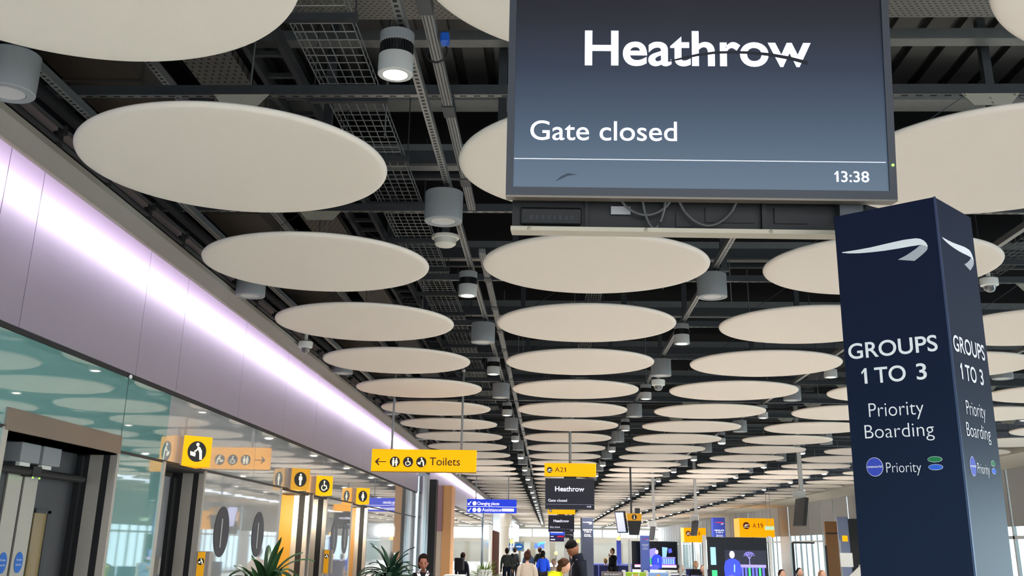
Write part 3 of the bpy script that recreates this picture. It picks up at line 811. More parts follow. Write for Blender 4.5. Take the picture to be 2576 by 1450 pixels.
# ------------------------------------------------------------------ gate screens
def screen_material(name, stops, height, strength):
    m = bpy.data.materials.new(name); m.use_nodes = True
    nt = m.node_tree; b = nt.nodes['Principled BSDF']
    b.inputs['Base Color'].default_value = (0.006, 0.006, 0.008, 1); b.inputs['Roughness'].default_value = 0.35; b.inputs['Specular IOR Level'].default_value = 0.3
    tc = nt.nodes.new('ShaderNodeTexCoord'); se = nt.nodes.new('ShaderNodeSeparateXYZ'); dv = nt.nodes.new('ShaderNodeMath'); dv.operation = 'DIVIDE'
    dv.inputs[1].default_value = height
    cr = nt.nodes.new('ShaderNodeValToRGB')
    nt.links.new(tc.outputs['Object'], se.inputs[0]); nt.links.new(se.outputs[2], dv.inputs[0]); nt.links.new(dv.outputs[0], cr.inputs[0])
    while len(cr.color_ramp.elements) < len(stops): cr.color_ramp.elements.new(0.5)
    for e, (p, c) in zip(cr.color_ramp.elements, stops): e.position = p; e.color = (*lin(c), 1)
    nt.links.new(cr.outputs[0], b.inputs['Emission Color']); b.inputs['Emission Strength'].default_value = strength
    return m
BEZEL = mat('screen_bezel', (44, 48, 58), 0.45)
def wordmark(mb, fr, u0, u1, v0, cap, d, mi):
    """bold white word with a thin wave cut through its right half"""
    put_text(mb, fr, 'Heathrow', u0, u1, v0, cap, d, 0.0185, mi)
def wave_cut(mb, fr, u0, u1, v0, cap, d, mi, t=0.035):
    W = u1 - u0; top, bot = [], []
    pts = [(0.37, 0.10), (0.42, 0.17), (0.50, 0.29), (0.58, 0.36), (0.66, 0.375), (0.74, 0.36), (0.82, 0.31), (0.90, 0.22), (0.985, 0.08)]
    th = [0.02, 0.035, 0.045, 0.045, 0.045, 0.05, 0.055, 0.06, 0.065]
    for (a, b), h in zip(pts, th):
        top.append((u0 + W * a, v0 + cap * (b + h * .8))); bot.append((u0 + W * a, v0 + cap * (b - h * .8)))
    for q in range(len(top) - 1): mb.prism([bot[q], bot[q + 1], top[q + 1], top[q]], fr, d, d + 0.0004, mi)

def gate_screen(loc, W, H, tilt, label, big):
    r = empty('gate_screen', loc, label, 'screen', 'gate closed screens')
    R = Matrix.Rotation(tilt, 4, 'X')
    tiltm = bpy.data.objects.new
    r.rotation_euler = (tilt, big * 0.012, -0.004 * big)
    b = W * 0.019; bb = W * 0.022
    mb = MB()
    mb.box(-W / 2, -W / 2 + b, -0.012, 0.05, 0, H); mb.box(W / 2 - b, W / 2, -0.012, 0.05, 0, H)
    mb.box(-W / 2 + b, W / 2 - b, -0.012, 0.05, 0, bb); mb.box(-W / 2 + b, W / 2 - b, -0.012, 0.05, H - b, H)
    mb.box(-W / 2 + b, W / 2 - b, 0.03, 0.05, bb, H - b)
    mb.build('bezel', BEZEL, r)
    MB().box(-W / 2, W / 2, -0.012, 0.052, -0.006, 0.0).build('bottom_trim', mat('dull_alloy', (120, 112, 102), 0.5, 0.5), r)
    if big: sm = screen_material('gate_display', [(0.0, (104, 126, 148)), (0.17, (90, 113, 136)), (0.36, (68, 88, 112)), (0.60, (42, 54, 76)), (0.85, (26, 28, 38)), (1.0, (22, 21, 26))], H, 0.44)  # gradient partly paints a reflection into the display's emission
    else: sm = screen_material('gate_display_dark', [(0.0, (30, 28, 62)), (0.2, (26, 24, 50)), (1.0, (34, 32, 44))], H, 0.25)
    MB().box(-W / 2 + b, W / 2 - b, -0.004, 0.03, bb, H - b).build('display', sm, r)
    fr = frame((0, -0.0045, 0))
    s = W / 1.162
    mb = MB()
    wordmark(mb, fr, -0.346 * s, 0.343 * s, 0.412 * s, 0.112 * s, 0.0006, 0)
    lg = mb.build('logo_lettering', LIT_TEXT, r)
    mb = MB(); wave_cut(mb, fr, -0.346 * s, 0.343 * s, 0.412 * s, 0.112 * s, 0.0010, 0); mb.build('wave_line', mat('screen_night', (8, 8, 10), 0.6, emit=0.62, emit_rgb=(44, 47, 56), spec=0.2), lg)
    mb = MB(); put_text(mb, fr, 'Gate closed', -0.510 * s, -0.066 * s, 0.173 * s, 0.060 * s, 0.0006, 0.004)
    mb.build('status_lettering', LIT_TEXT, r)
    mb = MB(); put_text(mb, fr, '3:38', 0.420 * s, 0.502 * s, 0.053 * s, 0.0325 * s, 0.0006, 0.008); digit_one(mb, fr, 0.400 * s, 0.412 * s, 0.053 * s, 0.0325 * s, 0.0006)
    mb.build('clock_lettering', LIT_TEXT, r)
    MB().rect(fr, -0.558 * s, 0.553 * s, 0.1128 * s, 0.1146 * s).build('dividing_line', LIT_TEXT, r)
    fr2 = frame((0, -0.0125, 0))
    MB().disc(fr2, 0.571 * s, 0.104 * s, 0.004 * s, 0.004 * s, 0, 0.002, n=10).build('power_led', mat('green_led', (90, 255, 70), 0.4, emit=6, emit_rgb=(110, 255, 60)), r)
    if big:
        mb = MB(); mb.prism([(-0.432, 0.044), (-0.415, 0.060), (-0.395, 0.070), (-0.366, 0.066), (-0.395, 0.062), (-0.415, 0.052)], fr, 0.0, 0.0005)
        mb.build('scuff_mark', mat('scuff', (20, 24, 28), 0.6, emit=0.6, emit_rgb=(78, 96, 112), spec=0.2), r)
        # second screen hung back to back: its black rear, sockets and cables show below
        mb = MB(); mb.box(-0.565, 0.52, 0.10, 0.16, -0.085, H, 0); mb.box(-0.54, -0.35, 0.085, 0.10, -0.075, -0.02, 0, 0.006)
        mb.box(-0.34, -0.33, 0.08, 0.10, -0.08, 0, 0); mb.box(0.20, 0.215, 0.08, 0.10, -0.08, 0, 0)
        mb.box(-0.06, -0.01, 0.09, 0.10, -0.075, -0.03, 0); mb.box(0.03, 0.18, 0.092, 0.10, -0.06, -0.012, 0); mb.box(0.24, 0.34, 0.092, 0.10, -0.06, -0.012, 0)
        for q in range(8): mb.box(-0.51 + 0.018 * q, -0.50 + 0.018 * q, 0.083, 0.085, -0.06, -0.045, 1)
        mb.build('rear_screen_casing', [mat('black_casing', (12, 12, 13), 0.45, spec=0.3), DARK], r)
        mb = MB().box(-0.567, 0.52, 0.05, 0.165, -0.098, -0.085)
        for x in (-0.51, -0.155, 0.22): mb.ball((x, 0.05, -0.092), 0.006, 0, 8)
        mb.build('rear_bottom_rail', mat('beige_alloy', (172, 164, 146), 0.5, 0.3), r)
        MB().box(-0.26, -0.20, 0.082, 0.092, -0.04, -0.015).build('paper_sticker', mat('grey_sticker', (150, 150, 154), 0.6), r)
        MB().box(0.43, 0.50, 0.06, 0.2, -0.055, 0.1).build('side_bracket', GALV_D, r)
        for (a, bx, dp) in ((-0.23, -0.08, 0.045), (-0.165, -0.095, 0.085), (-0.055, 0.12, 0.075)):
            pts = [(a + (bx - a) * t, 0.055, 0.0 - dp * math.sin(PI * t) ** 0.7) for t in [q / 12 for q in range(13)]]
            MB().tube(pts, 0.0045, 8).build('cable', mat('grey_cable', (70, 70, 72), 0.3), r, True)
        mb = MB().box(-0.05, 0.05, 0.05, 0.10, 0.25, H + 0.10); mb.box(-0.05, 0.05, -0.70, 0.10, H + 0.10, H + 0.16); mb.box(-0.05, 0.05, -0.70, -0.60, H + 0.16, 2.0); mb.build('hanging_bracket', GREY, r)
    return r
LIT_TEXT = mat('lit_text', (238, 238, 255), 0.4, emit=1.1, emit_rgb=(232, 232, 255))
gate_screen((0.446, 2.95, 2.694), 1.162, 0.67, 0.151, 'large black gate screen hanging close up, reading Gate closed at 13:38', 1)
def gate_post(x, y, zt, W, label, slabel, txt, n1):
    H = W * 0.577
    z0 = zt - 0.27 - H - 0.02
    gate_screen((x, y, z0), W * 0.95, H, 0.05, slabel, 0)
    r = empty('gate_number_sign', (x + 0.01, y, zt - 0.255), label, 'gate sign', 'yellow gate number signs')
    MB().box(-W / 2, W / 2, -0.05, 0.07, 0, 0.245, 0, 0.006).build('light_box', YELLOW, r)
    fr = frame((0, -0.0505, 0)); mb = MB()
    picto(mb, fr, 'plane', -W * 0.40, 0.115, 0.055, 0, 0, 1)
    s = W
    if txt: put_text(mb, fr, 'A' + txt, -W * 0.30, -W * 0.30 + 0.165, 0.08, 0.085, 0.001, 0.0, 0)
    if n1: digit_one(mb, fr, -W * 0.30 + 0.18, -W * 0.30 + 0.215, 0.08, 0.085, 0.001)
    mb.build('lettering', [INK, PICTO], r)
    MB().box(-0.12, 0.12, -0.03, 0.05, -0.034, 0.0).build('screen_hanger', DARK, r)
    MB().tube([(0, 0.02, 0.245), (0, 0.02, 5.21 - zt + 0.255)], 0.028, 10).build('hanging_pole', GREY, r, True)
gate_post(0.38, 20.64, 3.235, 0.99, 'yellow gate sign reading A21 on a grey pole', 'dark gate screen hanging under the yellow A21 sign', '2', True)
gate_post(0.41, 39.0, 3.06, 0.98, 'yellow gate sign half hidden behind the first far gate screen', 'smaller dark gate screen behind the one below A21', None, False)
r = empty('flight_screen', (0.41, 59.58, 1.96), 'small blue flight screen beneath the two far gate screens', 'screen')
MB().box(-0.42, 0.42, 0, 0.08, 0, 0.70, 0, 0.005).build('casing', BEZEL, r)
mb = MB().box(-0.40, 0.40, -0.006, 0, 0.34, 0.68, 0); mb.box(-0.40, 0.40, -0.006, 0, 0.02, 0.34, 1); mb.box(0.0, 0.36, -0.009, -0.006, 0.24, 0.30, 2); mb.box(-0.36, -0.12, -0.009, -0.006, 0.08, 0.13, 3); mb.box(-0.36, 0.3, -0.009, -0.006, 0.46, 0.50, 3); mb.box(-0.36, -0.2, -0.009, -0.006, 0.24, 0.28, 3)
mb.build('display', [mat('display_blue', (40, 70, 200), 0.4, emit=0.8, emit_rgb=(40, 80, 220)), mat('display_night', (30, 24, 70), 0.4, emit=0.5, emit_rgb=(30, 24, 80)), mat('display_red', (220, 30, 60), 0.4, emit=0.8), LIT_TEXT], r)
MB().tube([(0, 0.12, 0.3), (0, 0.12, 3.25)], 0.03, 8).build('hanging_pole', GREY, r)

# ------------------------------------------------------------------ boarding totems
RIB_MAIN = [(0.0188, -0.108), (0.0605, -0.1088), (0.1006, -0.1084), (0.1401, -0.1062), (0.1693, -0.1045), (0.198, -0.1033), (0.2168, -0.1041), (0.2307, -0.1049), (0.2419, -0.1085), (0.2508, -0.115), (0.2564, -0.1227), (0.2591, -0.1302), (0.2582, -0.1338), (0.2532, -0.13), (0.2467, -0.1265), (0.2377, -0.1247), (0.2145, -0.1241), (0.1814, -0.1245), (0.143, -0.1241), (0.1041, -0.1222), (0.0695, -0.1193), (0.0396, -0.1148), (0.0186, -0.1099)]
RIB_FOLD = [(0.2587, -0.1334), (0.2575, -0.1398), (0.2518, -0.1452), (0.2428, -0.1515), (0.2319, -0.1584), (0.22, -0.1652), (0.1986, -0.1604), (0.1756, -0.1549), (0.1977, -0.1475), (0.2125, -0.1408), (0.2274, -0.1332), (0.2375, -0.1266), (0.2458, -0.1263), (0.2537, -0.1297)]
GLOBE = mat('globe_blue', (48, 62, 172), 0.35, emit=0.1, emit_rgb=(48, 62, 172))
def totem(loc, ang, W, D, H, label, group, lines, detail, lean=0.0, body=None, k=1.0, ribbon_mat=None):
    """W face runs along local +x at local y=0 (faces -y); D face is the right side"""
    body = body or NAVY
    r = empty('boarding_totem', loc, label, 'totem', group, ang)
    if detail: r.rotation_euler = (0, lean, ang)
    MB().box(0, W, 0, D, 0.03, H, 0, 0.003).build('column_body', body, r)
    MB().box(-0.02, W + 0.02, -0.02, D + 0.02, 0, 0.03).build('base_plate', STEEL, r)
    MB().box(W - 0.0035, W + 0.0015, -0.0015, 0.0035, 0.03, H).build('corner_trim', mat('corner_trim', (62, 74, 104), 0.3, 0.4), r)
    faces = [(frame((0, -0.0006, H), (1, 0, 0)), 1.0, 0.0)]
    s2 = D / W if detail else 1.0
    faces.append((frame((W + 0.0006, 0, H), (0, 1, 0)), D / W, 0.004))
    for fr, sx, off in faces:
        K = W / 0.2907
        def U(u): return u * K * sx + off
        def V(v): return v * K * k
        mb = MB()
        mb.prism([(U(u), V(v)) for u, v in RIB_MAIN], fr, 0.0, 0.0006, 0)
        mb.prism([(U(u), V(v)) for u, v in RIB_FOLD], fr, 0.0, 0.0005, 1)
        mb.build('ribbon_emblem', [ribbon_mat or VINYL, mat('silver_vinyl', (176, 179, 187), 0.5)], r)
        mb = MB()
        for (t, u0, u1, v, cap, off_) in lines:
            if t == '1': digit_one(mb, fr, U(u0), U(u1), V(v), cap * K, 0.0006)
            else: put_text(mb, fr, t, U(u0), U(u1), V(v), cap * K, 0.0006, off_)
        mb.build('lettering', VINYL, r)
        if detail:
            mb = MB()
            mb.disc(fr, U(0.0625), V(-0.6915), 0.0228 * K * sx, 0.0238 * K, 0, 0.0004, 1, 40); mb.disc(fr, U(0.0625), V(-0.6915), 0.0218 * K * sx, 0.0228 * K, 0.0004, 0.0008, 0, 40)
            put_text(mb, fr, 'oneworld', U(0.0425), U(0.0825), V(-0.6935), 0.0062 * K, 0.0012, 0.01, 1)
            mb.build('globe_emblem', [GLOBE, VINYL], r)
            mb = MB()
            for v, mi in ((-0.6765, 0), (-0.6955, 2)):
                mb.disc(fr, U(0.2215), V(v), 0.0185 * K * sx, 0.0072 * K, 0, 0.0004, 1); mb.disc(fr, U(0.2215), V(v), 0.0177 * K * sx, 0.0064 * K, 0.0004, 0.0008, mi)
            mb.build('oval_emblems', [mat('emerald', (16, 118, 66), 0.5), VINYL, mat('sapphire', (38, 94, 205), 0.5)], r)
    return r
L13 = [('GROUPS', 0.014, 0.258, -0.4075, 0.0415, 0.012), ('1', 0.046, 0.062, -0.4765, 0.041, 0), ('TO', 0.083, 0.168, -0.4765, 0.041, 0.012), ('3', 0.196, 0.223, -0.4765, 0.041, 0.012),
       ('Priority', 0.059, 0.206, -0.5645, 0.035, -0.011), ('Boarding', 0.043, 0.227, -0.619, 0.034, -0.011), ('Priority', 0.0935, 0.185, -0.7065, 0.0245, -0.013)]
a0 = Vector((0.805, 2.835, 0)); b0 = Vector((1.021, 2.640, 0))
exd = (b0 - a0).normalized()
ang0 = math.atan2(exd.y, exd.x)
LEAN = 0.0165
base = a0 - exd * (2.6 * LEAN)
totem((base.x, base.y, 0), ang0, 0.2907, 0.2464, 2.6, 'tall navy totem close at right, reading GROUPS 1 TO 3 Priority Boarding', 'boarding group totems', L13, True, LEAN)
L49 = [('GROUPS', 0.03, 0.26, -0.31, 0.03, 0.016), ('4 TO 9', 0.06, 0.23, -0.36, 0.03, 0.016), ('General', 0.07, 0.22, -0.42, 0.024, 0.004), ('Boarding', 0.06, 0.235, -0.455, 0.024, 0.004)]
L13F = [('GROUPS', 0.03, 0.26, -0.31, 0.03, 0.016), ('1', 0.065, 0.08, -0.36, 0.03, 0), ('TO 3', 0.10, 0.23, -0.36, 0.03, 0.016), ('Priority', 0.07, 0.22, -0.42, 0.024, 0.004), ('Boarding', 0.06, 0.235, -0.455, 0.024, 0.004)]
BLUE_T = mat('royal_blue_panel', (30, 46, 128), 0.4)
NAVY_F = mat('slate_navy_panel', (36, 40, 54), 0.35)
RED_V = mat('red_vinyl', (190, 30, 60), 0.5)
totem((1.03, 35, 0), 0.12, 0.37, 0.30, 2.6, 'dark slate totem reading GROUPS 1 TO 3 behind the man with phone', 'boarding group totems', L13F, False, 0, NAVY_F)
totem((4.93, 33, 0), 0.05, 0.36, 0.3, 2.6, 'royal blue totem reading GROUPS 4 TO 9 with red ribbon mark', 'boarding group totems', L49, False, 0, BLUE_T, 1.0, RED_V)
totem((2.18, 26.2, 0), 0.05, 0.20, 0.2, 1.98, 'narrow blue totem in front of left television', 'boarding group totems', L49, False, 0, mat('washed_blue_panel', (84, 100, 178), 0.4), 1.0, RED_V)
totem((0.62, 44, 0), 0.05, 0.34, 0.3, 2.3, 'dark totem beside the slim white post, left of man with phone', 'boarding group totems', L13F, False, 0, NAVY_F)
o = tag(MB().box(0.34, 0.46, 26, 26.08, 0, 1.9).build('white_post', GREY_L), 'slim white post left of the man with phone', 'post')
o = tag(MB().box(3.05, 3.25, 50, 50.2, 0, 2.0).build('blue_post', BLUE_T), 'thin dark blue post with lamp on top beyond the seats', 'post')
# ------------------------------------------------------------------ information wedge and side-on screens
r = empty('information_point', (2.31, 29.75, 2.03), 'hanging black wedge with yellow information sign and a side screen', 'hanging sign')
fr = frame((0, 0, 0))
mb = MB(); mb.prism([(-0.13, 0.0), (0.12, 0.0), (0.19, 0.37), (-0.18, 0.37)], fr, -0.28, 0.0); mb.build('casing', mat('charcoal_casing', (46, 45, 46), 0.5), r)
mb = MB(); mb.prism([(-0.18, 0.37), (0.19, 0.37), (0.205, 0.56), (-0.205, 0.56)], fr, -0.28, 0.0); mb.build('yellow_header', YELLOW_D, r)
mb = MB(); picto(mb, fr, 'info', 0, 0.465, 0.07, 0.0005, 0, 1); mb.build('pictogram', [INK, PICTO], r)
frl = frame((-0.44, 0.30, 0.0), (0.30, -0.34, 0), (-0.12, 0, 0.9))
mb = MB(); mb.rect(frl, 0.0, 0.36, 0.05, 0.62, -0.06, 0.0); mb.build('side_screen', BEZEL, r)
mb = MB(); mb.rect(frl, 0.03, 0.33, 0.08, 0.59, 0.0, 0.002); mb.build('side_display', mat('lilac_display', (196, 200, 240), 0.3, emit=0.7, emit_rgb=(190, 200, 245)), r)
mb = MB(); mb.box(-0.10, -0.05, 0.05, 0.10, 0.56, 3.18); mb.box(0.03, 0.16, 0.02, 0.2, 0.56, 0.70); mb.build('hanging_arm', GALV_D, r)
def side_screen(x, y, z, h, label, s=1.0):
    r = empty('side_on_screen', (x, y, z), label, 'screen', 'screens hanging side-on')
    R = Matrix.Rotation(0.16, 4, 'Y')
    MB().box(-0.05, 0.03, -0.5, 0.5, 0, h, 0, 0.004, R).build('casing', BLACK, r)
    MB().box(0.03, 0.035, -0.45, 0.45, 0.04, h - 0.04, 0, 0, R).build('display', mat('dim_display', (52, 56, 68), 0.2), r)
    MB().box(0.05, 0.13, -0.06, 0.06, h * 0.35, 5.21 - z, 0).build('hanging_pole', GREY_L, r)
    MB().box(-0.10, 0.16, -0.1, 0.1, h * 1.0, h * 1.0 + 0.17, 0, 0.01).build('junction_box', GREY_L, r)
side_screen(5.76, 25.24, 2.226, 0.62, 'black screen seen edge-on, hanging nearest left of the navy totem')
side_screen(4.53, 34.43, 2.085, 0.45, 'black screen seen edge-on, hanging before the yellow A18 sign')
side_screen(3.20, 34.43, 1.94, 0.4, 'grey screen seen edge-on, hanging over the left television')

# gate cabinets A19 and A18
def gate_box(x0, x1, y, z0, z1, num, label):
    r = empty('gate_cabinet_sign', ((x0 + x1) / 2, y, z0), label, 'gate sign', 'yellow gate box signs at the right')
    W = (x1 - x0) / 2; H = z1 - z0
    MB().box(-W, W, 0, 1.6, 0, H, 0, 0.01).build('light_box', YELLOW, r)
    fr = frame((0, -0.001, 0)); mb = MB()
    picto(mb, fr, 'plane', -W * 0.60, H * 0.60, H * 0.19, 0, 0, 1)
    put_text(mb, fr, 'A', -W * 0.24, -W * 0.24 + H * 0.21, H * 0.48, H * 0.25, 0.001)
    digit_one(mb, fr, -W * 0.24 + H * 0.27, -W * 0.24 + H * 0.36, H * 0.48, H * 0.25)
    put_text(mb, fr, num[1], -W * 0.24 + H * 0.43, -W * 0.24 + H * 0.58, H * 0.48, H * 0.25, 0.001)
    mb.build('lettering', [mat('red_brown_ink', (150, 40, 10), 0.5), PICTO], r)
    for x in (-W * 0.3, W * 0.6): MB().box(x, x + 0.09, 0.1, 0.19, -z0, 0).build('support_post', GREY, r)
gate_box(9.63, 11.39, 55.6, 2.30, 3.21, '19', 'large yellow gate box sign reading A19')
gate_box(8.82, 10.26, 72, 2.10, 3.0, '18', 'smaller yellow gate box sign reading A18 partly behind an edge-on screen')

r = empty('exit_light', (7.82, 39.02, 2.365), 'small pale green hanging exit light in front of the A19 sign', 'exit light')
MB().box(-0.16, 0.16, -0.03, 0.03, 0, 0.13, 0, 0.01).build('light_box', mat('pale_green_light', (190, 225, 190), 0.4, emit=0.6), r)
for x in (-0.07, 0.06): MB().tube([(x, 0, 0.13), (x, 0, 2.83)], 0.008, 6).build('hanging_rod', GALV, r)
# ------------------------------------------------------------------ right wall with blinds and windows
PANE = bpy.data.materials.new('window_pane'); PANE.use_nodes = True
nt = PANE.node_tree; nt.nodes.remove(nt.nodes['Principled BSDF'])
tr = nt.nodes.new('ShaderNodeBsdfTransparent'); gl = nt.nodes.new('ShaderNodeBsdfGlossy'); mxs = nt.nodes.new('ShaderNodeMixShader')
tr.inputs[0].default_value = (0.89, 0.985, 0.99, 1); gl.inputs['Roughness'].default_value = 0.02; mxs.inputs[0].default_value = 0.05
nt.links.new(tr.outputs[0], mxs.inputs[1]); nt.links.new(gl.outputs[0], mxs.inputs[2]); nt.links.new(mxs.outputs[0], nt.nodes['Material Output'].inputs[0])
BLIND = mat('grey_blind', (150, 150, 150), 0.7)
FRAME = mat('window_frame', (196, 200, 200), 0.4)
mb = MB().box(10.35, 12.2, YN, YF, 3.80, 3.98)
struct(mb.build('trim_14', mat('cream_soffit', (200, 194, 180), 0.7)))
y = -4.4; n = 0
mbb, mbf, mbp = MB(), MB(), MB()
while y < 121:
    mbb.box(XR - 0.02, XR, y + 0.05, y + 2.10, 2.36, 3.8)
    y += 2.2
struct(mbb.build('wall_right', BLIND))
y = -4.4
while y < 121:
    bay = int((y + 4.4) / 2.2) % 5
    if bay in (2,):
        mbf.box(XR, XR + 0.1, y, y + 2.2, 0, 2.36)
    else:
        mbf.box(XR, XR + 0.08, y, y + 0.10, 0, 3.8); mbf.box(XR, XR + 0.08, y, y + 2.2, 2.05, 2.13); mbf.box(XR, XR + 0.06, y + 1.1, y + 1.15, 0, 2.36); mbf.box(XR, XR + 0.08, y, y + 2.2, 0, 0.1)
    y += 2.2
struct(mbf.build('window_frame_right', FRAME))
struct(MB().box(XR + 0.04, XR + 0.05, -4.4, 121, 0.1, 3.8).build('window_5', PANE))
struct(MB().box(10.4, 11.4, 41.5, 41.7, 0, 2.75).build('wall_brown', mat('brown_panel', (150, 100, 52), 0.5)))
struct(MB().box(10.4, 11.4, 41.46, 41.5, 2.30, 2.34).build('trim_15', BLACK))
# far end
mb = MB()
mb.box(-6, 16, YF, YF + 0.2, 2.15, 2.76); mb.box(-6, 16, YF, YF + 0.2, 3.58, 5.4)
for x in range(-6, 17, 2): mb.box(x - 0.06, x + 0.06, YF, YF + 0.15, 2.7, 3.6)
struct(mb.build('wall_far', mat('far_fascia', (214, 210, 200), 0.6)))
struct(MB().box(-6, 16, YF + 0.08, YF + 0.09, 2.76, 3.58).build('window_6', PANE))
mb = MB().box(-6, 16, YF + 3.0, YF + 3.2, 0, 2.2)
struct(mb.build('wall_far_shops', mat('shop_back', (206, 204, 196), 0.6)))
mb = MB()
for x in (-3.6, -1.9, 0.3, 2.6, 4.6, 8, 11): mb.box(x - 0.3, x + 0.3, YF + 0.02, YF + 0.3, 0, 2.15)
struct(mb.build('column_far', mat('far_pier', (190, 186, 172), 0.6)))

# far shop lights and signs
r = empty('round_shop_sign', (-3.1, 110, 1.2), 'pale shop sign with a blue oval at the far end of hall', 'shop sign')
MB().box(-0.52, 0.52, -0.04, 0.06, 0.0, 0.92, 0, 0.06).build('sign_panel', mat('far_panel', (206, 218, 226), 0.4), r)
fr = frame((0, -0.042, 0.44))
mb = MB().disc(fr, 0, 0, 0.45, 0.34, 0, 0.02, 0); mb.rect(fr, -0.26, 0.26, -0.04, 0.05, 0.02, 0.025, 1)
mb.build('blue_oval', [mat('far_blue', (30, 110, 190), 0.4, emit=0.5), WHITE_E], r)
MB().box(-0.03, 0.03, 0, 0.05, -1.2, 0).build('post', GREY, r)
r = empty('neon_shop_sign', (-1.05, 110, 1.5), 'glowing blue neon shop sign at the far end of hall', 'shop sign')
MB().box(-0.5, 0.5, 0, 0.08, 0, 0.5).build('panel', mat('neon_panel', (120, 150, 230), 0.4, emit=0.8, emit_rgb=(110, 150, 255)), r)
mb = MB(); mb.tube([(-0.1, -0.06, 0.30), (0.1, -0.06, 0.55), (0.35, -0.06, 0.5), (0.55, -0.06, 0.62)], 0.06, 8); mb.build('neon_tube', mat('neon_cyan', (60, 190, 255), 0.4, emit=4), r)
MB().box(-0.04, 0.04, 0.0, 0.06, -1.5, 0).build('post', GREY, r)
AMBER = mat('amber_globe', (200, 150, 80), 0.4, emit=2.0, emit_rgb=(255, 200, 105))
for k, (x, y, z, d, lab) in enumerate(((-3.15, 90, 2.05, 0.16, 'amber globe lamp hanging by far left wall'), (3.15, 50, 2.10, 0.09, 'warm globe lamp atop the thin dark blue post'), (0.35, 62, 1.35, 0.10, 'warm glowing lamp low behind the blue shirted person'), (1.5, 58, 2.0, 0.10, 'pair of warm lamps left of the slate totem'))):
    r = empty('globe_lamp', (x, y, z), lab, 'lamp', 'warm globe lamps')
    MB().ball((0, 0, 0), d, 0, 14).build('globe', AMBER, r)
    if k == 1: pass
    elif z > 2.0: MB().tube([(0, 0, d), (0, 0, 5.21 - z)], 0.012, 6).build('hanging_stem', BLACK, r)
    else: MB().tube([(0, 0.0, -d), (0, 0.0, -z)], 0.02, 6).build('stem', BLACK, r)

# ------------------------------------------------------------------ televisions in front of the seats
TV_PUR = mat('tv_violet', (150, 140, 225), 0.4, emit=0.8, emit_rgb=(150, 140, 230))
TV_BLU = mat('tv_blue_coat', (50, 70, 230), 0.4, emit=0.8, emit_rgb=(40, 60, 235))
TV_SKY = mat('tv_pale_blue', (150, 200, 240), 0.4, emit=0.8, emit_rgb=(140, 195, 245))
TV_SKIN = mat('tv_face', (225, 195, 230), 0.4, emit=0.8, emit_rgb=(225, 195, 235))
TV_DARK = mat('tv_night', (4, 5, 8), 0.25, emit=0.25, emit_rgb=(14, 18, 40), spec=0.2)
TV_GRN = mat('tv_green', (60, 190, 130), 0.4, emit=0.7, emit_rgb=(50, 190, 120))
TV_WHT = mat('tv_pale', (220, 210, 250), 0.4, emit=0.9, emit_rgb=(215, 210, 255))
TVM = [TV_DARK, TV_PUR, TV_BLU, TV_SKY, TV_SKIN, TV_GRN, TV_WHT, mat('tv_blue_violet', (92, 96, 214), 0.4, emit=0.7, emit_rgb=(88, 94, 225)), mat('tv_magenta', (225, 80, 190), 0.4, emit=0.7), mat('tv_dusk', (10, 12, 20), 0.4, emit=0.5, emit_rgb=(34, 36, 78))]
